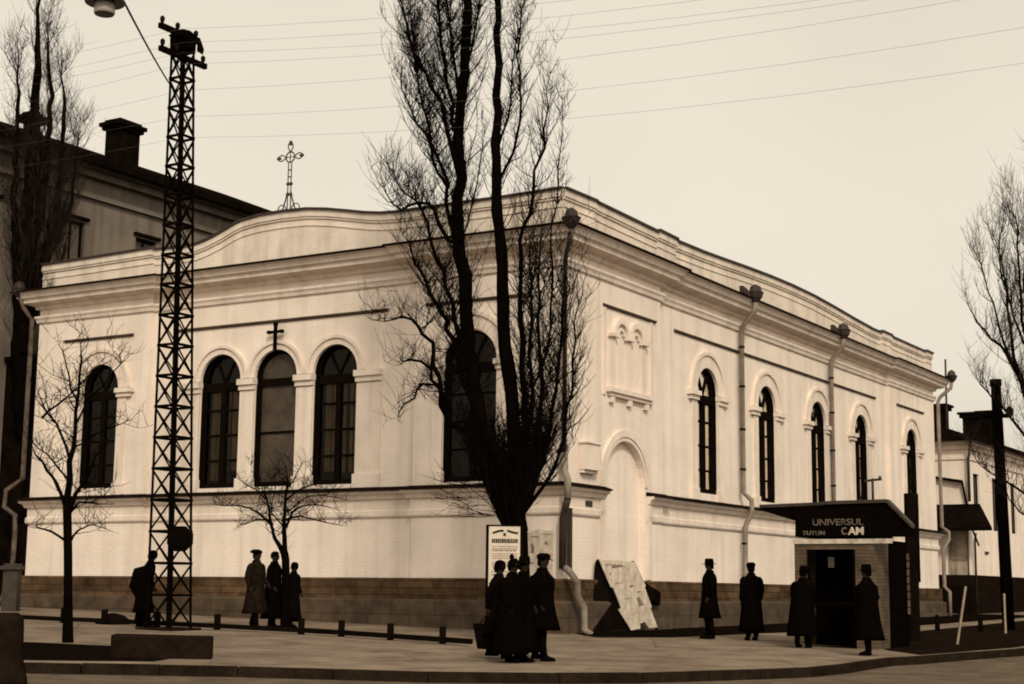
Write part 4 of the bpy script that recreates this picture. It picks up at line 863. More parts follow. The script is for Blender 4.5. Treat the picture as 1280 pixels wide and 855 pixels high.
#OBJECTS3
# ------------------------------------------------------------------ bare trees
def spline(pts, step=.35):                           # Catmull-Rom through the points
    P = [pts[0]*2-pts[1]]+list(pts)+[pts[-1]*2-pts[-2]]; out = []
    for i in range(1, len(P)-2):
        p0, p1, p2, p3 = P[i-1:i+3]; n = max(2, int((p2-p1).length/step))
        for k in range(n):
            t = k/n; out.append(.5*((2*p1)+(p2-p0)*t+(2*p0-5*p1+4*p2-p3)*t*t+(3*p1-p0-3*p2+p3)*t**3))
    out.append(P[-2]); return out
def lerp(a, b, t): return a+(b-a)*t
class Tree:
    def __init__(s, seed, up=.8, wig=.12): s.r = random.Random(seed); s.b = MB(); s.t = MB(); s.up = up; s.wig = wig; s.dens = 1.0
    def shoot(s, p, d, L, r0, mb, up=None, k=4, seg=5, r1=.0035):
        up = s.up if up is None else up; pts = [p]; d = d.normalized()
        for i in range(seg):
            d = (d+Vector((s.r.gauss(0, s.wig), s.r.gauss(0, s.wig), s.r.gauss(0, s.wig)+up*.28))).normalized(); p = p+d*(L/seg); pts.append(p)
        mb.tube(pts, [lerp(r0, r1, (i/seg)**.8) for i in range(seg+1)], k, cap=False); return pts
    def out_dir(s, axis, el, bias=None):
        az = s.r.uniform(0, 2*pi); d = Vector((cos(az), sin(az), 0))
        if bias: d = (d+bias).normalized()
        return (d*cos(el)+Vector((0, 0, 1))*sin(el))
    def limb(s, pts, w0, w1, mb=None, sub=1.6, subL=(1.0, 2.2), twig=2.5, twL=(.3, .9), t0=.1, el=.75, up=None, k=8, bias=None, rsub=.016, jit=.03):
        P = spline(pts); n = len(P); P = [p+Vector((s.r.gauss(0, jit), s.r.gauss(0, jit), 0)) if 0 < i < n-1 else p for i, p in enumerate(P)]
        W_ = [lerp(w0, w1, i/(n-1)) for i in range(n)]; W_ = [x*(1+s.r.uniform(-.08, .10))*min(1, .12+(n-1-i)/max(1, n*.22)) for i, x in enumerate(W_)]
        (mb or s.b).tube(P, W_, k, cap=False)
        L = sum((P[i+1]-P[i]).length for i in range(n-1))
        for _ in range(int(L*sub*s.dens)):                  # side branches, each with its own twigs
            t = s.r.uniform(t0, 1); i = min(n-2, int(t*(n-1))); p = P[i].lerp(P[i+1], s.r.random())
            ln = s.r.uniform(*subL)*(1.15-.5*t)
            q = s.shoot(p, s.out_dir(None, s.r.gauss(el, .2), bias), ln, min(W_[i]*.6, rsub), s.t, up, 4, 6, .004)
            for _ in range(int(ln*twig*2)):
                j = s.r.randrange(1, len(q)-1); s.twigs(q[j], twL, up)
        for _ in range(int(L*twig*s.dens)):
            t = s.r.uniform(t0, 1); i = min(n-1, int(t*(n-1))); s.twigs(P[i], twL, up)
        return P
    def twigs(s, p, twL, up=None):
        ln = s.r.uniform(*twL); q = s.shoot(p, s.out_dir(None, s.r.gauss(.75, .35)), ln, .0062, s.t, up, 3, 5, .0024)
        if s.r.random() < .6: s.shoot(q[s.r.randrange(1, 4)], s.out_dir(None, s.r.gauss(.6, .4)), ln*.6, .005, s.t, up, 3, 3, .0022)
def A(pts, Y, dY=0):                                 # list of photo points -> 3D polyline, depth drifting by dY
    n = len(pts); return [at(x, y, Y+dY*i/max(1, n-1)) for i, (x, y) in enumerate(pts)]
def finish(tree, root, trunk_mb, tw='twig'):
    trunk_mb.build('trunk', M['bark'], root, fix=False)
    tree.b.build('limbs', M['bark'], root, fix=False); tree.t.build('twigs', M[tw], root, fix=False)
    for ch in root.children: ch.matrix_parent_inverse = root.matrix_world.inverted()
def root_at(name, p, label, cat='tree'):
    o = empty(name, p, 0, label, cat); o.matrix_world = Matrix.Translation(p); bpy.context.view_layer.update(); return o

# big double poplar in the centre
Y = 33.6; g = at(648, 802, Y); g.z = gz(g.x, g.y)
big = root_at('poplar_tree', g, 'tall double-stemmed bare poplar with dense lower twigs in front of the hall corner')
T = Tree(11, up=.75); T.dens = 3.4; TM = MB()
tr = [g+Vector((0, 0, -.2)), g+Vector((0, 0, .15))]+A([(651, 740), (648, 690), (644, 655)], Y)
TM.tube(spline(tr), [.30, .26]+[.215]*(len(spline(tr))-4)+[.24, .26], 12, cap=False)
s1 = A([(643, 665), (624, 615), (603, 545), (591, 480), (585, 420), (580, 345), (575, 290), (572, 200), (577, 110), (583, 10), (590, -150), (596, -300)], Y, .3)
T.limb(s1, .185, .045, TM, sub=1.5, subL=(.9, 2.4), twig=2, t0=.25, el=.95, k=10)
s2 = A([(650, 665), (646, 590), (641, 520), (635, 460), (629, 400), (626, 310), (621, 220), (620, 140), (623, 60), (624, -20), (628, -180)], Y, -.4)
T.limb(s2, .18, .03, TM, sub=.8, subL=(.6, 1.6), twig=1.6, t0=.3, el=.9, k=10)
R_ = T.limb
R_(A([(648, 630), (657, 540), (655, 450), (652, 380), (651, 320), (655, 285), (664, 240), (677, 185), (684, 135), (689, 70)], Y, -1.2), .085, .012, sub=2.4, subL=(.7, 1.6), twL=(.3, .8))
R_(A([(652, 640), (672, 555), (676, 480), (672, 400), (676, 330), (682, 280)], Y, -1.4), .07, .012, sub=3.6, subL=(.7, 1.5))
R_(A([(655, 640), (684, 560), (692, 490), (702, 420), (706, 350), (712, 290)], Y, -.6), .06, .01, sub=3.8, subL=(.7, 1.4))
R_(A([(652, 645), (690, 590), (706, 530), (716, 450), (720, 380), (724, 320)], Y, .3), .045, .008, sub=3.2, subL=(.6, 1.2), twL=(.25, .7))
R_(A([(648, 600), (664, 520), (664, 440), (662, 350), (664, 280)], Y, -1.0), .06, .01, sub=3.2, subL=(.6, 1.3))
R_(A([(668, 480), (684, 430), (690, 360), (690, 280), (700, 210), (706, 150), (704, 100)], Y, -1.2), .03, .006, sub=2.2, subL=(.5, 1.0), twL=(.2, .5))
# left-hand limbs
T.dens = 4.8
R_(A([(600, 545), (572, 535), (558, 520), (552, 495), (543, 474), (524, 452), (510, 452), (491, 458)], Y, -1.0), .07, .016, sub=1.2, subL=(.5, 1.1), twig=3, el=.2, up=.25, jit=.045)
R_(A([(548, 482), (529, 480), (515, 497), (503, 515), (497, 527)], Y, -1.2), .03, .01, sub=1.0, subL=(.3, .7), twig=3, el=-.3, up=-.1, jit=.04)
R_(A([(562, 525), (551, 490), (545, 455), (535, 428), (521, 408), (501, 396), (478, 402), (462, 396)], Y, -.8), .06, .012, sub=1.3, subL=(.5, 1.2), twig=3, el=.4, up=.3, jit=.045)
R_(A([(596, 520), (576, 460), (566, 425), (556, 400), (547, 380), (534, 352), (523, 330), (508, 302), (500, 285)], Y, .3), .075, .016, sub=2.2, subL=(.6, 1.5), twig=3, up=.5)
R_(A([(590, 470), (574, 420), (560, 360), (545, 320), (535, 280), (519, 250), (500, 235), (487, 215)], Y, -.9), .06, .012, sub=2.2, subL=(.6, 1.4), twig=3, up=.5)
R_(A([(576, 300), (562, 279), (556, 225), (545, 188), (524, 155), (510, 128), (500, 95)], Y, -.8), .055, .010, sub=2.4, subL=(.7, 1.6), twig=3)
R_(A([(574, 300), (560, 300), (543, 262), (522, 253), (500, 262), (485, 246), (476, 222)], Y, .8), .05, .010, sub=1.8, subL=(.5, 1.3), twig=3, el=.5, up=.4)
R_(A([(573, 215), (560, 165), (551, 130), (533, 92), (518, 67), (503, 20), (497, -40)], Y, -.6), .06, .014, sub=2.6, subL=(.7, 1.7), twig=3)
R_(A([(573, 195), (566, 130), (556, 80), (548, 30), (540, -40), (534, -120)], Y, .9), .05, .014, sub=2.8, subL=(.7, 1.6), twig=3)
R_(A([(576, 130), (566, 70), (560, 20), (556, -60)], Y, -1.0), .04, .012, sub=2.6, subL=(.6, 1.4), twig=3)
R_(A([(577, 110), (592, 60), (598, 10), (604, -60)], Y, -.5), .035, .01, sub=2.0, subL=(.5, 1.0), twig=2.5)
R_(A([(558, 230), (542, 200), (531, 150), (520, 90), (515, 40), (508, -20)], Y, 1.1), .035, .008, sub=2.6, subL=(.6, 1.4), twig=3)
T.dens = 4.2
R_(A([(622, 230), (640, 190), (650, 130), (646, 70), (655, 10), (660, -50)], Y, -.8), .035, .008, sub=2.2, subL=(.5, 1.1), twL=(.2, .6))
R_(A([(624, 180), (636, 150), (640, 80), (650, 30), (652, -30)], Y, .6), .028, .007, sub=2.2, subL=(.5, 1.0), twL=(.2, .6))
R_(A([(577, 300), (590, 250), (604, 190), (607, 150)], Y, -.6), .02, .006, sub=1.6, subL=(.3, .8), twL=(.2, .5))
for k in range(620):                                 # funnel of epicormic shoots round the fork
    z = T.r.uniform(560, 668); sp_ = max(10, (684-z)*.62); x = 640+T.r.uniform(-1, .8)*sp_*.75; p = at(x, z, Y+T.r.uniform(-.35, .35))
    d = Vector(((x-640)/FPX*Y*.55+T.r.gauss(0, .12), T.r.uniform(-.6, .6), .55+T.r.random()*.5)); ln = T.r.uniform(.5, 1.5)
    q = T.shoot(p, d, ln, T.r.uniform(.012, .028), T.t, .5, 4, 6, .004)
    for j in (2, 3, 4, 5): T.twigs(q[j], (.2, .6))
for k in range(34):                                  # drooping fringe at the left foot of the crown
    p = at(T.r.uniform(575, 625), T.r.uniform(600, 650), Y+T.r.uniform(-.5, .5)); q = T.shoot(p, Vector((-1, T.r.uniform(-.5, .3), T.r.uniform(-.3, .5))), T.r.uniform(.5, 1.1), .012, T.t, .1, 4, 5, .003)
    T.twigs(q[3], (.2, .5), .2)
finish(T, big, TM)

# young trees in the pavement
g = at(85, 803, 28.6); g.z = gz(g.x, g.y); yt = root_at('young_tree', g, 'slim young bare tree with a straight dark trunk left of the lattice mast'); T = Tree(21, up=.25, wig=.2); T.dens = 2.8; TM = MB(); Y = 28.6
TM.tube(spline([g+Vector((0, 0, -.1))]+A([(85, 740), (85, 690), (84, 640), (84, 620)], Y)), [.105, .09]+[.077]*(len(spline([g+Vector((0, 0, -.1))]+A([(85, 740), (85, 690), (84, 640), (84, 620)], Y)))-2), 10, cap=False)
kw = dict(sub=1.6, subL=(.4, 1.0), twig=2.5, twL=(.2, .6), el=.5, up=.2, rsub=.012, jit=.02)
for pts, w0, w1, dy in (([(84, 622), (88, 577), (94, 540), (97, 490), (102, 450), (98, 410)], .06, .008, .2), ([(84, 640), (70, 605), (58, 588), (46, 568), (36, 552)], .04, .008, -.5), ([(84, 640), (94, 618), (108, 598), (120, 570), (140, 545)], .05, .008, -.4),
    ([(82, 676), (64, 664), (50, 660), (38, 656)], .028, .007, .3), ([(88, 678), (96, 664), (105, 660), (118, 656), (150, 668)], .025, .006, -.3), ([(88, 640), (100, 628), (122, 630), (146, 630)], .03, .006, .4),
    ([(88, 577), (76, 540), (62, 520), (52, 500), (44, 480)], .03, .006, .6), ([(52, 523), (72, 505), (92, 490), (110, 470), (124, 455)], .025, .006, .2), ([(95, 530), (110, 500), (130, 480), (150, 455), (165, 430)], .022, .005, -.5), ([(96, 500), (84, 470), (78, 440), (70, 425)], .02, .005, .5), ([(90, 560), (116, 545), (150, 530), (172, 522)], .02, .005, .4), ([(86, 600), (66, 575), (48, 560), (30, 540)], .022, .005, .7)):
    T.limb(A(pts, Y+(.36 if pts[0] == (52, 523) else .06 if pts[0] in ((95, 530), (96, 500)) else 0), dy), w0, w1, **kw)
finish(T, yt, TM)
g = at(356, 788, 36.4); g.z = gz(g.x, g.y); yt = root_at('young_tree', g, 'small bare tree with wide spreading crown behind the group of three people'); T = Tree(31, up=.05, wig=.18); T.dens = 2.2; TM = MB(); Y = 36.3
sp_ = spline([g+Vector((0, 0, -.1))]+A([(357, 740), (357, 700), (354, 688)], Y)); TM.tube(sp_, [.12, .10]+[.09]*(len(sp_)-2), 10, cap=False)
kw = dict(sub=2.4, subL=(.3, .9), twig=4, twL=(.2, .55), el=.35, up=.08, rsub=.012, jit=.02)
for pts, w0, w1, dy in (([(354, 692), (344, 672), (337, 650), (334, 625), (330, 600)], .055, .012, .2), ([(356, 690), (356, 655), (357, 630), (360, 605), (358, 585)], .06, .010, .0), ([(338, 655), (322, 640), (300, 632), (278, 632), (258, 628)], .03, .006, -.5), ([(357, 660), (366, 640), (382, 632), (404, 632), (428, 640)], .035, .006, -.4),
    ([(357, 650), (372, 645), (395, 650), (415, 655), (436, 658)], .025, .006, .5), ([(337, 650), (318, 650), (302, 656), (290, 662)], .02, .005, .3), ([(334, 625), (318, 612), (302, 600), (290, 596)], .022, .005, .4), ([(358, 625), (374, 612), (392, 606), (410, 612)], .025, .005, .5), ([(335, 630), (326, 606), (318, 585)], .018, .005, -.4), ([(359, 610), (372, 592), (380, 572)], .018, .005, -.3), ([(356, 660), (340, 640), (346, 610), (342, 590)], .02, .005, .6), ([(360, 640), (384, 620), (420, 622), (440, 628)], .018, .005, .2)):
    T.limb(A(pts, Y, dy), w0, w1, **kw)
finish(T, yt, TM)

# poplar in the gap at the left, poplar at the right edge
g = W(1.25, 19.0, -.9); bx_ = g.y
lt = root_at('poplar_tree', g, 'tall dark bare poplar with thick trunk rising between the hall and the grey house'); T = Tree(41, up=.8); TM = MB()
def ap(pts, ya, yb):                                 # photo points on planes parallel to the grey house wall
    o = []
    for i, (px, py) in enumerate(pts):
        yl = lerp(ya, yb, i/(len(pts)-1)); d = RIGHT*((px-640)/FPX) - UP*((py-427.5)/FPX) + FWD
        n = Vector((eL.x, eL.y, 0)); t = (n.dot(Vector((C0.x, C0.y, 0)))+yl)/d.dot(n); o.append(Vector((0, 0, CAMZ))+d*t)
    return o
T.limb([W(.95, 18.95, -1.3), W(.95, 18.95, 2)]+ap([(27, 480), (30, 380), (33, 300), (38, 220), (43, 150), (47, 80), (46, 10), (46, -80)], 18.9, 18.3), .44, .05, TM, sub=2.2, subL=(.8, 2.0), t0=.4, twig=4, k=12)
for pts, w0, w1, ya, yb in (([(30, 400), (52, 340), (66, 290), (74, 240), (78, 190), (80, 130), (76, 60)], .20, .02, 18.8, 17.9), ([(30, 360), (44, 300), (52, 250), (58, 190), (62, 120), (60, 50), (64, 0)], .18, .02, 18.7, 18.2), ([(28, 420), (20, 330), (18, 250), (22, 170), (24, 100), (22, 40)], .18, .02, 18.8, 18.3), ([(34, 330), (62, 300), (84, 270), (92, 230), (98, 180), (102, 140)], .10, .01, 18.7, 17.6), ([(30, 420), (46, 380), (60, 350), (80, 320), (88, 280)], .12, .012, 18.7, 17.7), ([(28, 440), (40, 400), (48, 350), (56, 310), (66, 250)], .15, .02, 18.7, 17.9), ([(30, 400), (40, 320), (46, 260), (50, 200), (54, 150)], .16, .02, 18.7, 18.0), ([(34, 350), (56, 320), (74, 300), (82, 260), (86, 220)], .12, .012, 18.7, 17.8)):
    T.limb(ap(pts, ya, yb), w0, w1, sub=4.5, subL=(.7, 1.8), twig=7, twL=(.3, 1.0))
finish(T, lt, TM, 'twigfar')
Y = 47.0; g = at(1312, 790, Y); g.z = gz(g.x, g.y)
rt = root_at('poplar_tree', g, 'bare poplar with upswept branches at the right edge, beside the utility pole'); T = Tree(51, up=.95); T.dens = 2.4; TM = MB()
T.limb([g+Vector((0, 0, -.2))]+A([(1308, 700), (1302, 600), (1294, 500), (1286, 420), (1283, 350), (1284, 290), (1284, 240), (1285, 205)], Y), .30, .03, TM, sub=1.6, subL=(.8, 2.2), t0=.3, twig=2.5, k=10)
for pts, w0, w1, dy in (([(1302, 600), (1284, 500), (1270, 464), (1256, 440), (1240, 424), (1222, 402), (1211, 385), (1204, 362)], .09, .014, -.6), ([(1298, 540), (1280, 480), (1267, 447), (1262, 400), (1256, 345), (1246, 310), (1240, 285)], .08, .014, .6), ([(1294, 480), (1278, 400), (1275, 340), (1272, 290), (1267, 262), (1264, 238)], .06, .012, -.8), ([(1270, 464), (1250, 410), (1236, 365), (1226, 330), (1220, 310)], .045, .008, -.4), ([(1290, 560), (1262, 520), (1240, 500), (1226, 480), (1218, 450)], .05, .008, .5), ([(1296, 420), (1300, 330), (1298, 280), (1296, 240)], .06, .01, .4),
    ([(1300, 640), (1270, 610), (1246, 596), (1225, 580), (1213, 555)], .045, .008, -1.0), ([(1302, 660), (1275, 640), (1262, 625), (1250, 600)], .035, .008, -1.2), ([(1280, 430), (1262, 380), (1250, 330), (1252, 290), (1258, 250)], .04, .007, .8)):
    T.limb(A(pts, Y, dy), w0, w1, sub=2.2, subL=(.7, 1.7), twig=3, twL=(.3, .9), el=.8)
finish(T, rt, TM, 'twigfar')

# ------------------------------------------------------------------ people
def skin_mesh(name, V_, E_, Rr, root, mat):
    me = bpy.data.meshes.new(name); me.from_pydata([tuple(v) for v in V_], E_, []); o = bpy.data.objects.new('tmp', me); col.objects.link(o)
    sk = o.modifiers.new('s', 'SKIN'); sk.use_smooth_shade = True; ss = o.modifiers.new('u', 'SUBSURF'); ss.levels = 1; ss.render_levels = 1
    for i, r in enumerate(Rr): me.skin_vertices[0].data[i].radius = r if isinstance(r, tuple) else (r, r)
    me.skin_vertices[0].data[root].use_root = True
    bpy.context.view_layer.update(); dg = bpy.context.evaluated_depsgraph_get(); m2 = bpy.data.meshes.new_from_object(o.evaluated_get(dg)); bpy.data.objects.remove(o)
    m2.materials.clear(); m2.materials.append(mat); m2.name = name
    m2.polygons.foreach_set('use_smooth', [True]*len(m2.polygons)); return m2
def person(px, py, Y, H, heading, label, hat='brim', coat='coat', hem=.42, stride=.0, armL=(.06, 0), armR=(.06, 0), lean=0, skirt=False, wide=1.0, group=None, xy=None, bulk=1.0):
    """heading: direction faced, radians from +x. Local frame: forward +y, right +x, drawn for a 1.75 m figure"""
    if xy is None:
        p = at(px, py, Y); xy = (p.x, p.y)
    root = empty('person', (xy[0], xy[1], gz(*xy)+.005), heading-pi/2, label, 'person', group); k = H/1.75
    V_ = []; E_ = []; R_ = []
    def add(v, r, par=None):
        v = Vector(v); v.y += lean*max(0, v.z-.9); V_.append(v*k); R_.append(tuple(q*k for q in r) if isinstance(r, tuple) else r*k)
        if par is not None: E_.append((par, len(V_)-1))
        return len(V_)-1
    pel = add((0, 0, .95), (.15, .11)); sp1 = add((0, .01, 1.12), (.14, .10), pel); ch = add((0, .0, 1.32), (.16, .11), sp1); nk0 = add((0, -.01, 1.45), (.07, .07), ch)
    nk = add((0, .0, 1.52), .052, nk0); hd0 = add((0, .025, 1.60), (.066, .078), nk); hd1 = add((0, .015, 1.68), (.076, .092), hd0); add((0, .005, 1.735), (.05, .06), hd1)
    nose = add((0, .115, 1.645), .014, hd0)
    for sg in (-1, 1): add((sg*.083, .0, 1.645), (.012, .02), hd0)
    wr = {}
    for sg, (fw, bend) in ((-1, armL), (1, armR)):
        sh_ = add((sg*.185, -.01, 1.42), .062, ch); el_ = (sg*.235, -.02+fw*.5-.03, 1.14); e = add(el_, .046, sh_)
        w_ = (sg*(.25-.12*bend), el_[1]+.04+fw*.3+.18*bend, .90+.16*bend); wv = add(w_, .030, e); wr[sg] = (el_, w_)
        d = (Vector(w_)-Vector(el_)).normalized(); pm = add(Vector(w_)+d*.055, (.036, .022), wv); fd = d
        for q in range(4):
            o_ = Vector((0, (q-1.5)*.019, 0)); f1 = add(Vector(w_)+d*.10+o_, .009, pm); f2 = add(Vector(w_)+d*(.135-.006*abs(q-1.5))+o_+Vector((-sg*.012, 0, 0)), .008, f1); add(Vector(w_)+d*(.162-.010*abs(q-1.5))+o_+Vector((-sg*.03, 0, 0)), .0065, f2)
        t1 = add(Vector(w_)+d*.05+Vector((-sg*.012, .036, 0)), .0105, pm); add(Vector(w_)+d*.085+Vector((-sg*.02, .05, 0)), .0085, t1)
    ft = {}
    for sg in (-1, 1):
        st = sg*stride; hp = add((sg*.09, 0, .90), .088, pel); kn = (sg*.10, st*.45+.03, .50); kv = add(kn, .058, hp); an = (sg*.10, st*.95-.02, .085+max(0, -st)*.18); av = add(an, .038, kv)
        add((sg*.105, an[1]+.12, .04), (.034, .028), av); ft[sg] = (kn, an)
    body = skin_mesh('body', V_, E_, R_, 0, M['skin'])
    col.objects.link(bo := bpy.data.objects.new('body', body)); bo.parent = root; tag(bo)
    def L(y, z): return y+lean*max(0, z-.9)
    for sg in (-1, 1):
        m1 = MB(); m1.loft([(1.652*k, sg*.032*k, (L(.0, 1.65)+.100)*k, .011*k, .006*k), (1.664*k, sg*.032*k, (L(0, 1.65)+.099)*k, .011*k, .006*k)], 8); m1.build('eye', M['shoe'], root)
    m1 = MB(); m1.box(-.025*k, .025*k, (L(0, 1.6)+.088)*k, (L(0, 1.6)+.103)*k, 1.584*k, 1.592*k); m1.build('mouth', M['shoe'], root)
    cm = M[coat]; m1 = MB(); hz = hem
    swing = .5*stride; ph = rnd.uniform(0, 6)
    rings = []
    for z, rx, ry in ((hz, .285*wide, .22*wide+swing*.55), (hz+.12, .27*wide, .20*wide+swing*.4), (hz+(.95-hz)*.55, .245*wide, .175*wide+swing*.18), (.95, .215*wide, .155*wide), (1.10, .195*wide, .145*wide), (1.25, .205*wide, .15*wide), (1.36, .215*wide, .14*wide), (1.42, .20, .12), (1.465, .13, .095), (1.50, .082, .078), (1.535, .078, .076)):
        q = bulk if .7 < z < 1.40 else 1.0; rings.append((z*k, 0, (L(.0, z)-(q-1)*.16)*k, rx*k*q, ry*k*1.14*q))
    m1.loft(rings, 28, fold=lambda i, a: (.035, .03, .02, .008, .004, .004, 0, 0, 0, 0, 0)[i]*sin(5*a+ph)+(.02, .018, .01, 0, 0, 0, 0, 0, 0, 0, 0)[i]*sin(9*a+1.7*ph))
    for sg in (-1, 1):
        el_, w_ = wr[sg]; c = [Vector((sg*.16, 0, 1.41)), Vector((sg*.20, -.005, 1.36)), Vector((sg*.225, (el_[1]-.01)*.5, 1.24)), Vector(el_), (Vector(el_)+Vector(w_))/2, Vector(w_)]
        m1.tube([Vector((v.x, v.y+lean*max(0, v.z-.9), v.z))*k for v in c], [r*k for r in (.07, .082, .075, .066, .058, .052)], 10)
    m1.tube([Vector((.079*cos(a), L(-.005, 1.5)+.079*sin(a), 1.51+.012*sin(a)))*k for a in [2*pi*i/16 for i in range(17)]], .018*k, 6)
    m1.build('coat', cm, root)
    m1 = MB()
    if skirt: m1.loft([(.16*k, 0, 0, .19*k, (.16+.4*stride)*k), (.5*k, 0, 0, .19*k, .15*k), (.8*k, 0, 0, .17*k, .13*k)], 18, fold=lambda i, a: .04*sin(6*a)*(1-i/2)); m1.build('skirt', M['coat'], root)
    else:
        for sg in (-1, 1):
            kn, an = ft[sg]; m1.tube([Vector((sg*.09, 0, .9))*k, Vector(((sg*.1), kn[1]*.5, .7))*k, Vector(kn)*k, Vector((an[0], (kn[1]+an[1])/2-.01, .28))*k, Vector((an[0], an[1], an[2]+.0))*k], [r*k for r in (.1, .088, .072, .062, .062)], 10)
        m1.build('trousers', M['coat2'], root)
    for sg in (-1, 1):
        kn, an = ft[sg]; z0 = an[2]-.085; m1 = MB()
        m1.loft([(.0, 0, 0, .045, .135), (.03, 0, 0, .05, .14), (.055, 0, -.01, .045, .125), (.085, 0, -.055, .043, .065), (.13, 0, -.07, .042, .05)], 14)
        m1.v = [((an[0]+x)*k, (an[1]+.075+y)*k, (z+z0)*k) for x, y, z in m1.v]; m1.build('shoe', M['shoe'], root)
    m1 = MB(); c = (0, L(.01, 1.7))
    if hat == 'brim': m1.loft([(1.672*k, 0, c[1]*k, .145*k, .165*k), (1.683*k, 0, c[1]*k, .15*k, .17*k), (1.688*k, 0, c[1]*k, .088*k, .106*k), (1.74*k, 0, c[1]*k, .086*k, .104*k), (1.795*k, 0, c[1]*k, .074*k, .092*k), (1.80*k, 0, c[1]*k, .04*k, .05*k)], 20)
    elif hat == 'cap':
        m1.loft([(1.665*k, 0, c[1]*k, .086*k, .103*k), (1.70*k, 0, c[1]*k, .105*k, .122*k), (1.745*k, 0, c[1]*k, .10*k, .118*k), (1.775*k, 0, c[1]*k, .06*k, .07*k)], 18); m1.prism([(-.07, 0), (.07, 0), (.055, .07), (0, .09), (-.055, .07)], Vector((0, c[1]+.085, 1.672))*k, Vector((1, 0, 0))*k, Vector((0, 1, -.25))*k, (0, 0, 1), .01)
    elif hat == 'beret': m1.loft([(1.67*k, 0, c[1]*k, .085*k, .10*k), (1.69*k, .02*k, (c[1]-.01)*k, .135*k, .14*k), (1.73*k, .03*k, (c[1]-.01)*k, .135*k, .14*k), (1.765*k, .03*k, (c[1]-.01)*k, .06*k, .06*k)], 18)
    elif hat == 'cloche': m1.loft([(1.61*k, 0, (c[1]-.02)*k, .10*k, .11*k), (1.63*k, 0, (c[1]-.01)*k, .102*k, .115*k), (1.70*k, 0, c[1]*k, .096*k, .112*k), (1.76*k, 0, c[1]*k, .08*k, .09*k), (1.79*k, 0, c[1]*k, .03*k, .03*k)], 18)
    elif hat == 'plume':
        m1.loft([(1.63*k, 0, c[1]*k, .115*k, .125*k), (1.65*k, 0, c[1]*k, .098*k, .112*k), (1.72*k, 0, c[1]*k, .09*k, .10*k), (1.775*k, 0, c[1]*k, .05*k, .05*k)], 18); m1.loft([(1.76*k, 0, (c[1]-.03)*k, .03*k, .03*k), (1.80*k, 0, (c[1]-.04)*k, .045*k, .045*k), (1.85*k, 0, (c[1]-.04)*k, .02*k, .02*k)], 10)
    elif hat == 'hair':
        m1.loft([(1.60*k, 0, (c[1]-.05)*k, .07*k, .06*k), (1.66*k, 0, (c[1]-.03)*k, .09*k, .085*k), (1.72*k, 0, (c[1]-.01)*k, .088*k, .10*k), (1.765*k, 0, (c[1]-.01)*k, .04*k, .05*k)], 16); m1.build('hair', M['hair'], root); return root
    m1.build('hat', M['coat'], root)
    m1 = MB(); m1.loft([(1.56*k, 0, (c[1]-.045)*k, .062*k, .055*k), (1.62*k, 0, (c[1]-.03)*k, .083*k, .078*k), (1.68*k, 0, (c[1]-.01)*k, .082*k, .09*k)], 16); m1.build('hair', M['hair'], root)
    return root
fr_ = math.atan2(-eL.y, -eL.x)                       # walking right along the street
person(675, 827, 26.6, 1.74, fr_+.15, 'man in peaked cap and long black overcoat walking right, foremost of the walking group', 'cap', 'coat', .50, .13, (.04, .35), (.1, .1), .05, group='people walking together', wide=1.25, bulk=1.08)
person(651, 829, 26.2, 1.66, fr_+.1, 'person in a brimmed hat and long black coat walking just behind the capped man', 'brim', 'coat', .16, .12, (.1, .3), (-.05, .1), .05, True, 1.18, group='people walking together')
person(637, 829, 25.95, 1.64, fr_+.1, 'woman in a hat with a pompon and ankle-length black coat in the walking group', 'plume', 'coat', .14, .06, (.06, .3), (.06, .2), .06, True, 1.28, group='people walking together')
rearp = person(621, 822, 27.0, 1.60, fr_+.2, 'woman in a close round hat carrying a large dark bag, last of the walking group', 'cloche', 'coat2', .40, .20, (-.12, 0), (-.1, 0), .04, True, 1.05, group='people walking together')
bgp = at(607, 808, 26.9); m1 = MB(); zb = gz(bgp.x, bgp.y)+.16
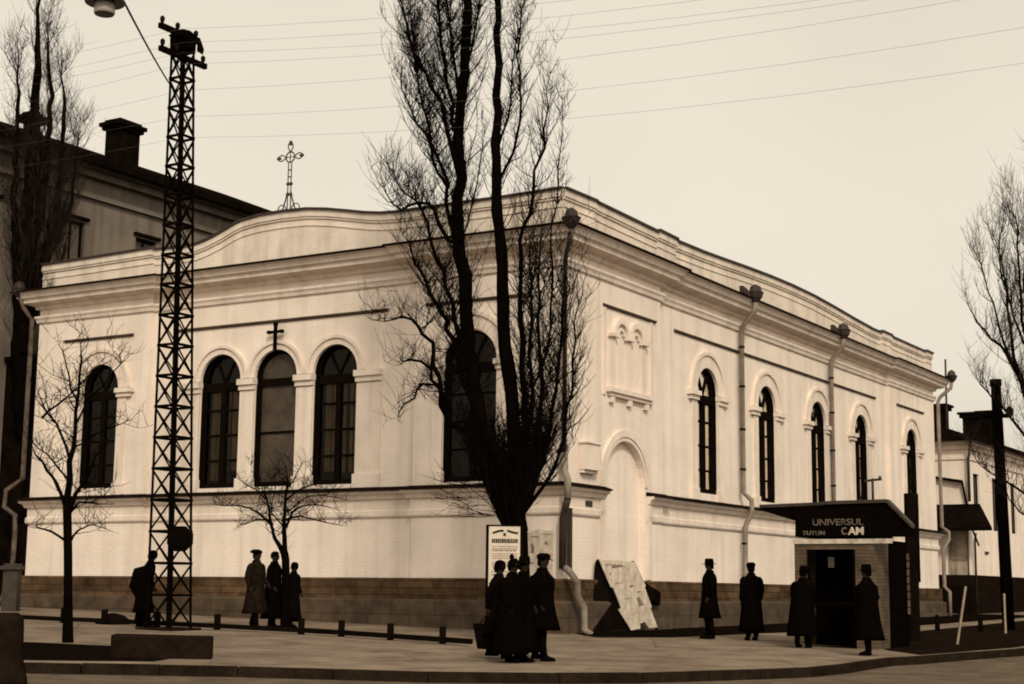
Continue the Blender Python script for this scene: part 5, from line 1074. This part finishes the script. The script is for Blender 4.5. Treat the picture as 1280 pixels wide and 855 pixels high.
m1.prism([(-.14, 0), (.36, -.02), (.38, .40), (-.22, .42)], (bgp.x, bgp.y-.05, zb), (1, 0, 0), (0, 0, 1), (0, 1, 0), .16); m1.tube([Vector((bgp.x-.12, bgp.y+.03, zb+.40)), Vector((bgp.x+.0, bgp.y+.03, zb+.55)), Vector((bgp.x+.14, bgp.y+.03, zb+.39))], .012, 6)
tag(m1.build('shopping_bag', M['coat2'], bevel=.02), 'large dark bag carried low behind the walking group', 'bag')
person(887, 797, 36.8, 1.78, math.atan2(-.1, -1), 'man in bowler-shaped hat and knee-length black overcoat standing sideways before the hall wall', 'brim', 'coat', .46, .03, (.05, .2), (.0, .15), -.02, wide=1.0)
person(940, 798, 36.6, 1.74, fr_+pi*.75, 'person in cap and ankle-length black overcoat standing between the sideways man and the kiosk', 'cap', 'coat', .2, .02, (.02, .1), (.02, .15), 0, wide=1.06)
person(318, 783, 36.0, 1.76, fr_+.0, 'person in beret and mottled tweed coat, leftmost of the three by the small tree', 'beret', 'lightcoat', .34, .16, (.12, .6), (-.02, .2), .0, group='people by the small tree')
person(340, 784, 36.7, 1.73, fr_+pi*.1, 'bare-headed person in long dark coat, middle one of the three by the small tree', 'hair', 'coat', .22, .08, (.05, .3), (.05, .3), .02, wide=1.02, group='people by the small tree')
person(364, 781, 37.2, 1.48, fr_, 'short person in dark coat, rightmost of the three by the small tree', 'cloche', 'coat2', .24, .10, (.1, .3), (-.1, .1), .06, True, wide=1.0, group='people by the small tree')
person(178, 782, 35.4, 1.66, fr_+pi*.3, 'stooping person in a bulky rounded dark coat, just left of the lattice mast', 'cloche', 'coat', .34, .06, (.15, .3), (.15, .3), .20, True, wide=.95, bulk=1.6)
person(1003, 806, 33.6, 1.66, math.atan2(.8, .6), 'person in dark coat leaning towards the left side of the newspaper kiosk', 'brim', 'coat', .25, .04, (.15, .5), (.15, .4), .14, wide=1.25, group='customers at the kiosk')
person(1085, 823, 31.0, 1.70, math.atan2(.6, -.8), 'man in brimmed hat and dark overcoat, elbow out, before the kiosk right corner', 'brim', 'coat', .30, .05, (.05, .3), (-.12, .55), -.02, wide=1.28, group='customers at the kiosk')
